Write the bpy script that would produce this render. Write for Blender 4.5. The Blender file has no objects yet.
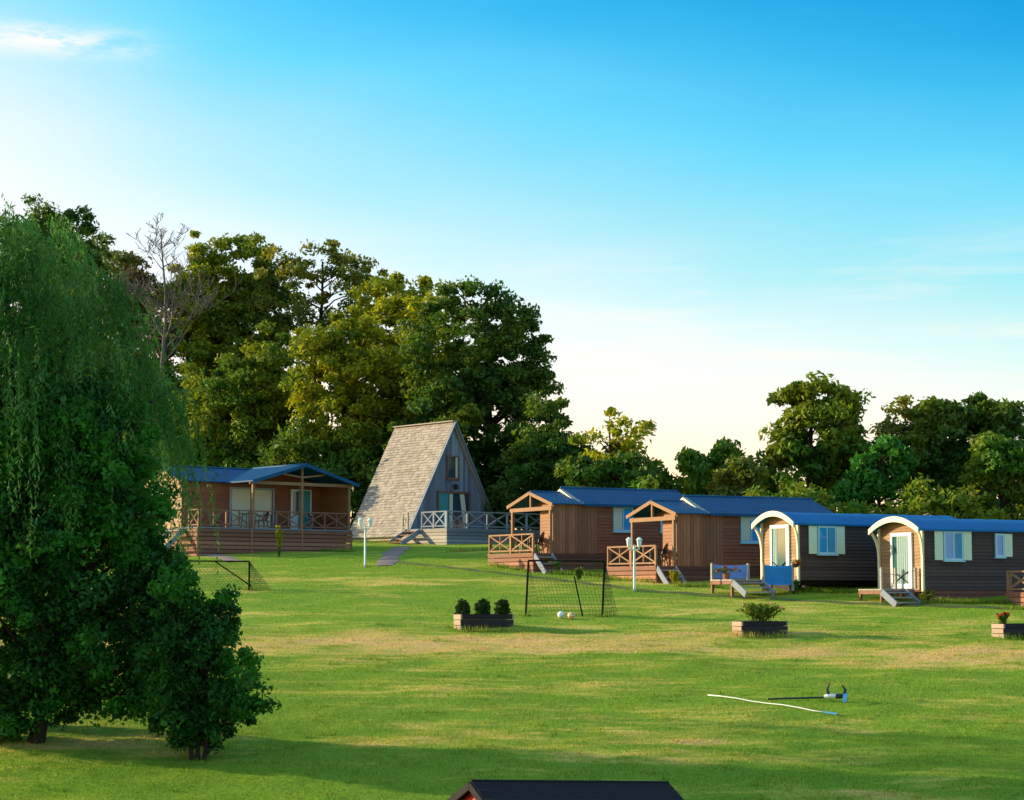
import bpy, math, random
import numpy as np
from mathutils import Vector, Matrix

SC = bpy.context.scene
COL = SC.collection
R = math.radians
CZ = 5.6                      # camera height above the lowest lawn
F = 2000.0                    # focal length in pixels of a 1024 px wide frame
PITCH = math.atan(190.0 / F)

# ------------------------------------------------------------------ terrain
HZ = np.array([-60, 0, 20, 28.6, 41, 44, 50, 62.5, 66.7, 71.4, 74.5, 78, 83, 85.5, 93, 96, 99, 104, 120, 150, 220, 420, 900.])
HH = np.array([-6.4, -6.2, -5.7, -5.3, -4.4, -3.9, -3.02, -1.45, -.92, -.43, -.02, .30, .80, 1.02, 1.72, 1.92, 2.12, 2.4, 3.2, 4.4, 5.2, 6, 7.])
_d = np.linspace(-60, 900, 9601)
_h = np.interp(_d, HZ, HH)
_k = np.hanning(61); _k /= _k.sum()
_hs = np.convolve(np.pad(_h, 30, mode='edge'), _k, mode='valid')

def ground(x, y):
    h = np.interp(y, _d, _hs)
    b = .035 * np.sin(x * .55 + .7 * np.sin(y * .31)) * np.sin(y * .43 + 1.3) + .02 * np.sin(x * 1.3 + y * .9) + .014 * np.sin(x * 2.9 - y * 2.1)
    return CZ + h + b

def ray(px, py):
    u = (px - 512) / F; v = (400 - py) / F
    return u, math.cos(PITCH) - v * math.sin(PITCH), math.sin(PITCH) + v * math.cos(PITCH)

def at(px, py, Y):
    dx, dy, dz = ray(px, py); t = Y / dy
    return Vector((dx * t, Y, CZ + dz * t))

def gpix(px, py, y0=22, y1=130):
    dx, dy, dz = ray(px, py)
    Y = y0
    while Y < y1:
        t = Y / dy
        if ground(dx * t, Y) >= CZ + dz * t: break
        Y += .02
    t = Y / dy
    return Vector((dx * t, Y, float(ground(dx * t, Y))))

# ------------------------------------------------------------------ materials
def new_mat(name):
    m = bpy.data.materials.new(name); m.use_nodes = True
    nt = m.node_tree
    for n in list(nt.nodes): nt.nodes.remove(n)
    out = nt.nodes.new('ShaderNodeOutputMaterial')
    p = nt.nodes.new('ShaderNodeBsdfPrincipled')
    nt.links.new(p.outputs[0], out.inputs[0])
    return m, nt, p, out

def N(nt, t, **kw):
    n = nt.nodes.new(t)
    for k, v in kw.items(): setattr(n, k, v)
    return n

def mixcol(nt, a, b, fac, mode='MIX'):
    n = N(nt, 'ShaderNodeMix', data_type='RGBA', blend_type=mode)
    for sock, val in ((n.inputs[0], fac), (n.inputs[6], a), (n.inputs[7], b)):
        if isinstance(val, (tuple, list)): sock.default_value = (*val[:3], 1)
        elif isinstance(val, (int, float)): sock.default_value = val
        else: nt.links.new(val, sock)
    return n.outputs[2]

def mathn(nt, op, a, b=None, clamp=False):
    n = N(nt, 'ShaderNodeMath', operation=op); n.use_clamp = clamp
    for i, v in enumerate((a, b)):
        if v is None: continue
        if isinstance(v, (int, float)): n.inputs[i].default_value = v
        else: nt.links.new(v, n.inputs[i])
    return n.outputs[0]

def noise(nt, vec, scale, detail=4, rough=.55):
    n = N(nt, 'ShaderNodeTexNoise'); n.inputs['Scale'].default_value = scale
    n.inputs['Detail'].default_value = detail; n.inputs['Roughness'].default_value = rough
    if vec is not None: nt.links.new(vec, n.inputs['Vector'])
    return n.outputs['Fac']

def mapping(nt, vec, scale=(1, 1, 1), rot=(0, 0, 0), loc=(0, 0, 0)):
    n = N(nt, 'ShaderNodeMapping'); n.inputs['Scale'].default_value = scale
    n.inputs['Rotation'].default_value = rot; n.inputs['Location'].default_value = loc
    nt.links.new(vec, n.inputs['Vector']); return n.outputs[0]

def ramp(nt, fac, stops):
    n = N(nt, 'ShaderNodeValToRGB'); e = n.color_ramp.elements
    while len(e) > 1: e.remove(e[-1])
    e[0].position = stops[0][0]; e[0].color = (*stops[0][1], 1)
    for p, c in stops[1:]:
        k = e.new(p); k.color = (*c, 1)
    nt.links.new(fac, n.inputs[0]); return n.outputs[0]

def wood(name, col, dark=.55, light=1.35, rough=.75, stretch=(1, 1, 12), stain=.35, scale=2.5):
    """board wood: each board its own tone, grain along it, weather stains"""
    m, nt, p, _ = new_mat(name)
    geo = N(nt, 'ShaderNodeNewGeometry'); tc = N(nt, 'ShaderNodeTexCoord')
    g = noise(nt, mapping(nt, tc.outputs['Object'], stretch), scale, 5, .65)
    s = noise(nt, tc.outputs['Object'], .9, 5, .6)
    c = ramp(nt, geo.outputs['Random Per Island'], [(0, tuple(x * dark for x in col)), (.5, col), (1, tuple(min(1, x * light) for x in col))])
    c = mixcol(nt, c, tuple(x * .45 for x in col), mathn(nt, 'MULTIPLY', mathn(nt, 'SUBTRACT', g, .42, True), 1.6, True))
    c = mixcol(nt, c, (col[0] * .6 + .05, col[1] * .6 + .05, col[2] * .6 + .05), mathn(nt, 'MULTIPLY', mathn(nt, 'SUBTRACT', s, .5, True), stain * 5, True))
    nt.links.new(c, p.inputs['Base Color']); p.inputs['Roughness'].default_value = rough
    p.inputs['Specular IOR Level'].default_value = .25
    return m

def plain(name, col, rough=.5, metal=0., var=.2, scale=6., spec=.5):
    m, nt, p, _ = new_mat(name)
    tc = N(nt, 'ShaderNodeTexCoord')
    n = noise(nt, tc.outputs['Object'], scale, 5, .6)
    c = mixcol(nt, tuple(x * (1 - var) for x in col), tuple(min(1, x * (1 + var)) for x in col), n)
    nt.links.new(c, p.inputs['Base Color'])
    p.inputs['Roughness'].default_value = rough; p.inputs['Metallic'].default_value = metal
    p.inputs['Specular IOR Level'].default_value = spec
    return m

def glass(name, col=(.02, .035, .05)):
    m, nt, p, _ = new_mat(name)
    tc = N(nt, 'ShaderNodeTexCoord')
    n = noise(nt, tc.outputs['Object'], 1.5, 2)
    c = mixcol(nt, col, tuple(x * 2 for x in col), n)
    nt.links.new(c, p.inputs['Base Color'])
    p.inputs['Roughness'].default_value = .08; p.inputs['Specular IOR Level'].default_value = .5
    p.inputs['IOR'].default_value = 1.45
    return m

def leafmat(name, a, b, c=None, trans=.42, hue_scale=.35, cfac=.5):
    """leaves: tone differs leaf by leaf and clump by clump; some light passes through"""
    m, nt, p, out = new_mat(name)
    if name.endswith('leaves') and name != 'yellow_leaves': a, b, c = [q and tuple(x * 1.6 for x in q) for q in (a, b, c)]
    geo = N(nt, 'ShaderNodeNewGeometry'); tc = N(nt, 'ShaderNodeTexCoord')
    col = mixcol(nt, a, b, geo.outputs['Random Per Island'])
    if c:
        s = noise(nt, tc.outputs['Object'], hue_scale, 3, .6)
        f = mathn(nt, 'MULTIPLY', mathn(nt, 'SUBTRACT', s, 1 - cfac - .1, True), 6, True)
        col = mixcol(nt, col, c, f)
    nt.links.new(col, p.inputs['Base Color'])
    p.inputs['Roughness'].default_value = .62; p.inputs['Specular IOR Level'].default_value = .25
    tr = N(nt, 'ShaderNodeBsdfTranslucent')
    nt.links.new(mixcol(nt, col, (1.0, 1.0, .45), 1.0, 'MULTIPLY'), tr.inputs[0])
    ms = N(nt, 'ShaderNodeMixShader'); ms.inputs[0].default_value = trans
    nt.links.new(p.outputs[0], ms.inputs[1]); nt.links.new(tr.outputs[0], ms.inputs[2])
    nt.links.new(ms.outputs[0], out.inputs[0])
    return m

def lawn_colour(nt):
    """mown summer lawn: green with straw-dry patches lying across the slope, from world position"""
    geo = N(nt, 'ShaderNodeNewGeometry'); pos = geo.outputs['Position']
    big = noise(nt, mapping(nt, pos, (.07, .20, 0)), 1.0, 4, .55)
    mid = noise(nt, mapping(nt, pos, (.30, .75, 0), loc=(3.1, 7.7, 0)), 1.0, 5, .62)
    streak = noise(nt, mapping(nt, pos, (.55, 2.6, 0), rot=(0, 0, R(6)), loc=(5, 1, 0)), 1.0, 6, .7)
    fine = noise(nt, mapping(nt, pos, (7, 7, 7)), 1.0, 4, .7)
    sep = N(nt, 'ShaderNodeSeparateXYZ'); nt.links.new(pos, sep.inputs[0])
    # the dry strip across the field lies on the shoulder of the slope
    strip = N(nt, 'ShaderNodeMapRange'); strip.interpolation_type = 'SMOOTHSTEP'
    nt.links.new(mathn(nt, 'ABSOLUTE', mathn(nt, 'SUBTRACT', sep.outputs[1], 60.5)), strip.inputs[0])
    strip.inputs[1].default_value = 5.5; strip.inputs[2].default_value = 0.; strip.inputs[3].default_value = 0.; strip.inputs[4].default_value = .27
    dry = mathn(nt, 'ADD', mathn(nt, 'ADD', mathn(nt, 'MULTIPLY', big, 1.05), mathn(nt, 'MULTIPLY', mid, 1.0)), mathn(nt, 'MULTIPLY', streak, .95))
    dry = mathn(nt, 'ADD', mathn(nt, 'SUBTRACT', dry, 1.03), strip.outputs[0])
    green = mixcol(nt, LAWN_A, LAWN_B, mid)
    c = mixcol(nt, green, LAWN_Y, mathn(nt, 'MULTIPLY', mathn(nt, 'SUBTRACT', dry, .47, True), 4.5, True))
    c = mixcol(nt, c, LAWN_S, mathn(nt, 'MULTIPLY', mathn(nt, 'SUBTRACT', dry, .64, True), 4.5, True))
    c = mixcol(nt, c, LAWN_D, mathn(nt, 'MULTIPLY', mathn(nt, 'SUBTRACT', fine, .52, True), 2.2, True))
    return c, fine, streak

LAWN_A = (.115, .245, .011); LAWN_B = (.235, .335, .025); LAWN_Y = (.42, .40, .06); LAWN_S = (.62, .42, .15); LAWN_D = (.045, .10, .008)

def lawnmat():
    m, nt, p, _ = new_mat('mown_lawn')
    c, fine, streak = lawn_colour(nt)
    nt.links.new(c, p.inputs['Base Color'])
    p.inputs['Roughness'].default_value = .9; p.inputs['Specular IOR Level'].default_value = .1
    b = N(nt, 'ShaderNodeBump'); b.inputs['Strength'].default_value = .7; b.inputs['Distance'].default_value = .08
    nt.links.new(mathn(nt, 'ADD', fine, mathn(nt, 'MULTIPLY', streak, .8)), b.inputs['Height']); nt.links.new(b.outputs[0], p.inputs['Normal'])
    return m

def grassmat():
    m, nt, p, out = new_mat('grass_blades')
    c, fine, _ = lawn_colour(nt)
    geo = N(nt, 'ShaderNodeNewGeometry')
    c = mixcol(nt, c, ramp(nt, geo.outputs['Random Per Island'], [(0, (.45, .48, .5)), (.5, (.95, .95, .9)), (1, (1.6, 1.5, 1.4))]), 1., 'MULTIPLY')
    nt.links.new(c, p.inputs['Base Color'])
    p.inputs['Roughness'].default_value = .6; p.inputs['Specular IOR Level'].default_value = .2
    tr = N(nt, 'ShaderNodeBsdfTranslucent'); nt.links.new(c, tr.inputs[0])
    ms = N(nt, 'ShaderNodeMixShader'); ms.inputs[0].default_value = .4
    nt.links.new(p.outputs[0], ms.inputs[1]); nt.links.new(tr.outputs[0], ms.inputs[2])
    nt.links.new(ms.outputs[0], out.inputs[0])
    return m

M = {}
M['lawn'] = lawnmat(); M['grass'] = grassmat()
M['roof_blue'] = plain('blue_tile_sheet', (.004, .070, .165), .55, 0, .35, 1.6, .15)
M['roof_barrel'] = plain('blue_membrane', (.002, .13, .33), .6, 0, .25, .8, .15)
M['brown'] = wood('brown_boards', (.27, .092, .042), .85, 1.15, .7, (6, 1, 1), .12)
M['plank'] = wood('tan_plank', (.31, .13, .065), .7, 1.3, .7, (8, 8, 1), .2)
M['tan'] = wood('larch_siding', (.28, .122, .052), .8, 1.2, .65, (1, 1, 10), .15)
M['rail'] = wood('rail_timber', (.27, .15, .078), .8, 1.25, .7, (2, 2, 2), .2)
M['rail_dull'] = wood('reddish_rail_timber', (.20, .095, .06), .8, 1.25, .7, (2, 2, 2), .2)
M['deckboard'] = wood('reddish_deck_boards', (.27, .12, .072), .6, 1.4, .75, (1.5, 1.5, 9), .35)
M['skirt_dark'] = wood('dark_skirting_boards', (.17, .07, .048), .6, 1.3, .75, (1.5, 1.5, 9), .25)
M['grey_wood'] = wood('weathered_grey_boards', (.20, .235, .29), .55, 1.4, .8, (9, 9, 1), .3)
M['pale_wood'] = wood('pale_weathered_boards', (.36, .33, .29), .8, 1.15, .8, (1.5, 1.5, 9), .3)
M['shingle'] = wood('wooden_shingles', (.34, .305, .265), .72, 1.2, .85, (2, 8, 1), .4)
M['cream'] = plain('cream_paint', (.74, .66, .44), .5, 0, .08)
M['white'] = plain('white_paint', (.74, .78, .76), .45, 0, .06)
M['frame_blue'] = plain('pale_blue_frame', (.33, .60, .68), .45, 0, .08)
M['frame_grey'] = plain('grey_frame', (.30, .33, .34), .5, 0, .1)
M['shutter'] = plain('cream_green_shutter', (.60, .72, .52), .55, 0, .06)
M['teal'] = plain('teal_door_panel', (.05, .25, .27), .4, 0, .15)
M['curtain'] = plain('pale_curtain', (.62, .58, .42), .8, 0, .12, 9)
M['glass'] = glass('window_glass'); M['dim_curtain'] = plain('dim_mint_curtain', (.24, .36, .35), .8, 0, .12, 9); M['blue_curtain'] = plain('blue_curtain', (.07, .30, .50), .8, 0, .1, 9)
M['glass_teal'] = glass('teal_door_glass', (.025, .075, .075)); M['glass_sky'] = glass('sky_tinted_window_glass', (.015, .19, .42))  # window panes: blue of the reflected sky put into the glass colour
M['dark_board'] = wood('dark_brown_boards', (.075, .046, .037), .7, 1.35, .65, (9, 1, 1), .12)
M['log'] = wood('honey_log_siding', (.33, .19, .09), .75, 1.2, .65, (1, 1, 9), .2)
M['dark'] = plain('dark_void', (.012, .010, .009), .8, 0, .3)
M['black_plastic'] = plain('black_plastic', (.014, .013, .013), .4, 0, .2)
M['canvas_blue'] = plain('blue_canvas', (.03, .25, .62), .8, 0, .12, 5, .2)
M['canvas_violet'] = plain('pale_violet_canvas', (.17, .31, .66), .8, 0, .12, 5, .2)  # paler and more violet than the other canvas
M['mint'] = plain('mint_white_post_paint', (.60, .74, .68), .45, 0, .06)
M['lampglass'] = plain('frosted_lamp_glass', (.72, .80, .84), .2, 0, .05)
M['goal'] = plain('black_goal_tube', (.010, .012, .011), .9, 0, .2, 6, .1)
M['net'] = plain('dark_green_net', (.018, .045, .026), .8, 0, .2)
M['black_wood'] = wood('black_stained_boards', (.022, .017, .020), .7, 1.5, .7, (1.5, 1.5, 9), .15)
M['pale_end'] = wood('pale_timber_sunlit_ends', (.36, .26, .20), .75, 1.2, .8, (1.5, 1.5, 9), .3)
M['soil'] = plain('planter_soil', (.03, .02, .013), .95, 0, .4, 20)
M['path'] = plain('worn_path_soil', (.24, .19, .17), .95, 0, .35, 3., .1)
M['track'] = plain('worn_grass_track', (.10, .13, .04), .95, 0, .45, 2., .1)
M['bark'] = wood('bark', (.035, .026, .018), .8, 1.2, .9, (6, 6, 1), .3)
M['bark_pale'] = wood('dead_bark', (.13, .115, .10), .8, 1.2, .9, (6, 6, 1), .2)
M['red'] = plain('red_playhouse_boards', (.42, .008, .012), .6, 0, .15)
M['felt'] = plain('black_roof_felt', (.010, .010, .013), .85, 0, .4, 14., .2)
M['pole_dark'] = plain('dark_pole', (.012, .018, .022), .4, 0, .2)
M['pole_white'] = plain('white_plastic_pole', (.72, .78, .70), .4, 0, .08)
M['blue_strap'] = plain('blue_strap', (.03, .22, .42), .6, 0, .1)
M['ball_white'] = plain('white_ball', (.75, .78, .76), .4, 0, .1, 14)
M['ball_orange'] = plain('orange_ball', (.75, .36, .14), .4, 0, .15, 14)
M['bloom_red'] = leafmat('red_blooms', (.55, .03, .03), (.40, .05, .03), None, .2)
M['bloom_pink'] = leafmat('pink_blooms', (.75, .40, .38), (.8, .55, .5), None, .3)
M['bloom_yellow'] = leafmat('yellow_leaves', (.62, .48, .03), (.40, .38, .03), None, .3)
M['lf_dark'] = leafmat('dark_leaves', (.022, .068, .010), (.050, .112, .014), (.085, .125, .012), .4, .3, .45)
M['lf_mid'] = leafmat('mid_leaves', (.032, .098, .010), (.072, .15, .014), (.14, .17, .012), .35, .3, .5)
M['lf_gold'] = leafmat('golden_sunlit_leaves', (.13, .17, .008), (.31, .29, .010), (.05, .105, .010), .38, .3, .42)  # low sun on the lit crowns put into the yellow leaf colour
M['lf_olive'] = leafmat('olive_leaves', (.060, .095, .018), (.115, .145, .022), (.19, .17, .02), .4, .3, .45)
M['lf_rust'] = leafmat('rusty_leaves', (.055, .050, .018), (.10, .070, .022), (.05, .075, .015), .35, .4, .5)
M['lf_green'] = leafmat('fresh_green_leaves', (.022, .110, .014), (.05, .16, .02), None, .35)
M['lf_willow'] = leafmat('willow_leaves', (.045, .135, .026), (.11, .22, .05), (.022, .085, .012), .38, .35, .5)
M['lf_front'] = leafmat('front_tree_leaves', (.007, .042, .006), (.020, .088, .011), (.040, .18, .016), .40, .5, .45)
M['lf_lime'] = leafmat('lime_leaves', (.10, .16, .02), (.17, .22, .03), None, .4)
M['lf_box'] = leafmat('boxwood_leaves', (.010, .035, .006), (.030, .075, .010), None, .2)

# ------------------------------------------------------------------ mesh builder
class MB:
    def __init__(s): s.v = []; s.f = []
    def add(s, vs, fs):
        k = len(s.v); s.v.extend([tuple(v) for v in vs]); s.f.extend([tuple(i + k for i in f) for f in fs]); return s
    def box(s, x0, x1, y0, y1, z0, z1):
        return s.add([(x0, y0, z0), (x1, y0, z0), (x1, y1, z0), (x0, y1, z0), (x0, y0, z1), (x1, y0, z1), (x1, y1, z1), (x0, y1, z1)],
                     [(0, 3, 2, 1), (4, 5, 6, 7), (0, 1, 5, 4), (1, 2, 6, 5), (2, 3, 7, 6), (3, 0, 4, 7)])
    def beam(s, p, q, w, h, up=(0, 0, 1)):
        p = Vector(p); q = Vector(q); d = (q - p).normalized(); up = Vector(up)
        if abs(d.dot(up)) > .98: up = Vector((1, 0, 0))
        a = d.cross(up).normalized() * (w / 2); b = a.cross(d).normalized() * (h / 2)
        c = [p - a - b, p + a - b, p + a + b, p - a + b, q - a - b, q + a - b, q + a + b, q - a + b]
        return s.add(c, [(0, 3, 2, 1), (4, 5, 6, 7), (0, 1, 5, 4), (1, 2, 6, 5), (2, 3, 7, 6), (3, 0, 4, 7)])
    def tube(s, pts, rad, n=7, cap=True):
        pts = [Vector(p) for p in pts]
        if isinstance(rad, (int, float)): rad = [rad] * len(pts)
        k = len(s.v); ref = Vector((.31, .22, .93))
        for i, p in enumerate(pts):
            d = (pts[min(i + 1, len(pts) - 1)] - pts[max(i - 1, 0)]).normalized()
            if abs(d.dot(ref)) > .95: ref = Vector((1, .1, 0))
            a = d.cross(ref).normalized(); b = d.cross(a)
            for j in range(n):
                t = 2 * math.pi * j / n
                s.v.append(tuple(p + (a * math.cos(t) + b * math.sin(t)) * rad[i]))
        for i in range(len(pts) - 1):
            for j in range(n):
                s.f.append((k + i * n + j, k + i * n + (j + 1) % n, k + (i + 1) * n + (j + 1) % n, k + (i + 1) * n + j))
        if cap:
            s.f.append(tuple(k + j for j in reversed(range(n)))); s.f.append(tuple(k + (len(pts) - 1) * n + j for j in range(n)))
        return s
    def prism(s, poly, fn):
        """poly: list of 2-d points; fn(a, b, side) -> 3-d point"""
        n = len(poly)
        vs = [fn(a, b, 0) for a, b in poly] + [fn(a, b, 1) for a, b in poly]
        return s.add(vs, [tuple(reversed(range(n))), tuple(range(n, 2 * n))] + [(i, (i + 1) % n, n + (i + 1) % n, n + i) for i in range(n)])
    def sheet(s, fn, nu, nv, thick):
        """solid from a grid: fn(i/nu, j/nv) -> point; thickness straight down or along the given vector"""
        t = Vector((0, 0, -thick)) if isinstance(thick, (int, float)) else Vector(thick)
        k = len(s.v); m = (nu + 1) * (nv + 1)
        P = [Vector(fn(i / nu, j / nv)) for i in range(nu + 1) for j in range(nv + 1)]
        s.v.extend([tuple(p) for p in P]); s.v.extend([tuple(p + t) for p in P])
        I = lambda i, j: k + i * (nv + 1) + j
        for i in range(nu):
            for j in range(nv):
                a, b, c, d = I(i, j), I(i + 1, j), I(i + 1, j + 1), I(i, j + 1)
                s.f.append((a, b, c, d)); s.f.append((a + m, d + m, c + m, b + m))
        for i in range(nu):
            for j in (0, nv): s.f.append((I(i, j), I(i + 1, j), I(i + 1, j) + m, I(i, j) + m))
        for j in range(nv):
            for i in (0, nu): s.f.append((I(i, j), I(i, j + 1), I(i, j + 1) + m, I(i, j) + m))
        return s
    def lap(s, o, u, n, length, z0, z1, bh, t=.022, rng=None):
        """lapped horizontal boards on a wall: origin o, along u, facing n"""
        o = Vector(o); u = Vector(u); n = Vector(n); z = z0
        while z < z1 - .02:
            zt = min(z + bh, z1)
            a = [o + n * (t * 1.5) + Vector((0, 0, z)), o + n * (t * .4) + Vector((0, 0, zt - .003)),
                 o - n * .02 + Vector((0, 0, zt - .003)), o - n * .02 + Vector((0, 0, z))]
            b = [p + u * length for p in a]
            s.add(a + b, [(0, 1, 2, 3), (7, 6, 5, 4), (0, 4, 5, 1), (1, 5, 6, 2), (2, 6, 7, 3), (3, 7, 4, 0)]); z += bh
        return s
    def boards(s, o, u, n, length, z0, z1, bh, gap=.03, t=.025):
        """spaced horizontal boards (deck skirting)"""
        o = Vector(o); u = Vector(u); n = Vector(n); z = z0
        while z < z1 - .03:
            zt = min(z + bh, z1)
            a = o + n * t; b = o
            c = [a + Vector((0, 0, z)), a + Vector((0, 0, zt)), b + Vector((0, 0, zt)), b + Vector((0, 0, z))]
            d = [p + u * length for p in c]
            s.add(c + d, [(0, 1, 2, 3), (7, 6, 5, 4), (0, 4, 5, 1), (1, 5, 6, 2), (2, 6, 7, 3), (3, 7, 4, 0)]); z += bh + gap
        return s
    def build(s, name, mat, parent=None, smooth=False, loc=None):
        me = bpy.data.meshes.new(name); me.from_pydata(s.v, [], s.f); me.update()
        me.materials.append(M[mat] if isinstance(mat, str) else mat)
        if smooth:
            me.polygons.foreach_set('use_smooth', [True] * len(me.polygons))
        ob = bpy.data.objects.new(name, me); COL.objects.link(ob)
        if parent is not None: ob.parent = parent
        if loc is not None: ob.location = loc
        return ob

def quads(name, V, mat, parent=None, k=4, loc=None):
    """fast mesh of separate k-gons; V is (n*k, 3)"""
    V = np.asarray(V, dtype=np.float32); n = len(V) // k
    me = bpy.data.meshes.new(name)
    me.vertices.add(n * k); me.vertices.foreach_set('co', V.ravel())
    me.loops.add(n * k); me.loops.foreach_set('vertex_index', np.arange(n * k, dtype=np.int32))
    me.polygons.add(n); me.polygons.foreach_set('loop_start', np.arange(0, n * k, k, dtype=np.int32))
    me.update(calc_edges=True); me.validate()
    me.materials.append(M[mat] if isinstance(mat, str) else mat)
    ob = bpy.data.objects.new(name, me); COL.objects.link(ob)
    if parent is not None: ob.parent = parent
    if loc is not None: ob.location = loc
    return ob

def tag(o, label, cat, group=None):
    o['label'] = label; o['category'] = cat
    if group: o['group'] = group
    return o

def thing(name, label, cat, loc=(0, 0, 0), rz=0, group=None):
    o = bpy.data.objects.new(name, None); COL.objects.link(o); o.empty_display_size = .2
    o.location = loc; o.rotation_euler = (0, 0, rz)
    return tag(o, label, cat, group)

def dup(root, loc, rz, label, group=None):
    r = root.copy(); COL.objects.link(r); r.location = loc; r.rotation_euler = (0, 0, rz); r['label'] = label
    if group: r['group'] = group
    for ch in list(root.children):
        c = ch.copy(); COL.objects.link(c); c.parent = r
        for g in list(ch.children):
            d = g.copy(); COL.objects.link(d); d.parent = c
    return r

# ------------------------------------------------------------------ lawn, paths
def axis(parts):
    a = [parts[0][0]]
    for lo, hi, st in parts:
        n = max(1, int(round((hi - lo) / st))); a.extend(list(np.linspace(lo, hi, n + 1)[1:]))
    return np.array(a)
gx = axis([(-500, -60, 20), (-60, -30, 2), (-30, 30, .5), (30, 60, 2), (60, 500, 20)])
gy = axis([(-60, 16, 4), (16, 112, .5), (112, 200, 4), (200, 900, 50)])
XX, YY = np.meshgrid(gx, gy, indexing='ij')
ZZ = ground(XX, YY)
V = np.stack([XX, YY, ZZ], -1).reshape(-1, 3)
nx, ny = len(gx), len(gy)
idx = np.arange(nx * ny).reshape(nx, ny)
Fq = np.stack([idx[:-1, :-1], idx[1:, :-1], idx[1:, 1:], idx[:-1, 1:]], -1).reshape(-1, 4)
me = bpy.data.meshes.new('lawn'); me.from_pydata(V.tolist(), [], Fq.tolist()); me.update()
me.polygons.foreach_set('use_smooth', [True] * len(me.polygons)); me.materials.append(M['lawn'])
lawn = bpy.data.objects.new('lawn', me); COL.objects.link(lawn); lawn['kind'] = 'structure'

def ribbon(name, pts, width, mat, lift=.035):
    """worn path laid over the lawn along a line of ground points, with a ragged edge"""
    P = []
    for a, b in zip(pts[:-1], pts[1:]):
        n = max(2, int((b - a).length / .35))
        P += [a.lerp(b, i / n) for i in range(n)]
    P.append(pts[-1]); rng = random.Random(len(P)); mb = MB(); nv = 4
    for i, p in enumerate(P):
        d = (P[min(i + 1, len(P) - 1)] - P[max(i - 1, 0)]); d.z = 0; d.normalize(); s = Vector((-d.y, d.x, 0))
        w = width * (.5 + .07 * math.sin(i * .5) + .04 * rng.uniform(-1, 1))
        for j in range(nv + 1):
            q = p + s * w * (j / nv * 2 - 1)
            mb.v.append((q.x, q.y, float(ground(q.x, q.y)) + (lift if 0 < j < nv else .012)))
    for i in range(len(P) - 1):
        for j in range(nv):
            a = i * (nv + 1) + j; mb.f.append((a, a + nv + 1, a + nv + 2, a + 1))
    o = mb.build(name, mat, None, True); o['kind'] = 'structure'
    return o
ribbon('path', [gpix(402, 547.5), gpix(396, 551), gpix(390, 558), gpix(384, 566)], .85, 'path')
ribbon('path', [gpix(172, 549), gpix(200, 553), gpix(222, 557), gpix(236, 562)], .8, 'path')
ribbon('path', [gpix(400, 562), gpix(480, 571.5), gpix(560, 580), gpix(640, 590), gpix(720, 596), gpix(850, 603.5), gpix(940, 606), gpix(1060, 611)], .55, 'track')

# grass blades: the mown sward of the nearer lawn, one uncountable mass
rng = np.random.default_rng(5)
def blades(n, y0, y1, h0, h1, w):
    y = rng.uniform(y0, y1, n * 2); x = rng.uniform(-1, 1, n * 2) * (y1 * .285)
    k = np.abs(x) < y * .275 + .5
    x, y = x[k][:n], y[k][:n]; n = len(x)
    z = ground(x, y)
    tuft = .65 + .6 * (np.sin(x * 2.1 + np.sin(y * 1.7)) * np.sin(y * 2.6 + x) * .5 + .5)
    h = rng.uniform(h0, h1, n) * tuft; a = rng.uniform(0, 2 * np.pi, n); l = rng.uniform(0, .8, n) * h; b = rng.uniform(0, 2 * np.pi, n)
    base = np.stack([x, y, z - .005], -1); s = np.stack([np.cos(a), np.sin(a), 0 * a], -1) * w
    tip = base + np.stack([np.cos(b) * l, np.sin(b) * l, h], -1)
    return np.stack([base - s, base + s, tip], 1).reshape(-1, 3)
def fringe(p, q, n, h0, h1, w, spread):
    """uncut longer grass left by the mower along posts and skirtings"""
    f = rng.uniform(0, 1, n); x = p.x + (q.x - p.x) * f + rng.normal(size=n) * spread; y = p.y + (q.y - p.y) * f + rng.normal(size=n) * spread
    z = ground(x, y); h = rng.uniform(h0, h1, n); a = rng.uniform(0, 2 * np.pi, n); b = rng.uniform(0, 2 * np.pi, n); l = h * rng.uniform(.1, .6, n)
    base = np.stack([x, y, z - .01], -1); sd = np.stack([np.cos(a), np.sin(a), 0 * a], -1) * w
    return np.stack([base - sd, base + sd, base + np.stack([np.cos(b) * l, np.sin(b) * l, h], -1)], 1).reshape(-1, 3)
FR = [fringe(gpix(a, b), gpix(c, d), n, .06, .26, .012, .10) for a, b, c, d, n in (
    (193, 547, 353, 552, 1500), (448, 552, 540, 551, 900), (489, 566, 530, 572, 500), (552, 574, 606, 577, 700), (606, 579, 655, 583, 500), (676, 586, 722, 588, 500),
    (803, 592, 880, 594, 900), (885, 604, 1010, 604, 1600), (1006, 609, 1050, 612, 300), (354, 543, 405, 544, 400), (461, 632, 514, 632, 260), (740, 637, 792, 637, 260), (1002, 639, 1050, 639, 200), (454, 629, 461, 632, 60), (734, 634, 742, 637, 60))]
for px, py in ((365, 567), (634, 591), (525, 616), (602, 617), (249, 590), (675, 584), (793, 594), (197, 758), (190, 756), (36, 742)):
    g_ = gpix(px, py); FR.append(fringe(g_ - Vector((.1, 0, 0)), g_ + Vector((.1, 0, 0)), 90, .06, .22, .009, .12))
tuft_ = []
for i in range(420):
    yy = rng.uniform(37, 66); xx = rng.uniform(-1, 1) * yy * .27; c_ = Vector((xx, yy, 0))
    tuft_.append(fringe(c_, c_ + Vector((.15, .05, 0)), 26, .05, .13, .008, .07))
gr = quads('grass', np.concatenate([blades(170000, 36, 48, .025, .065, .006), blades(190000, 48, 64, .02, .055, .008), blades(90000, 64, 90, .02, .06, .012)] + FR + tuft_), 'grass', None, 3)
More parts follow.
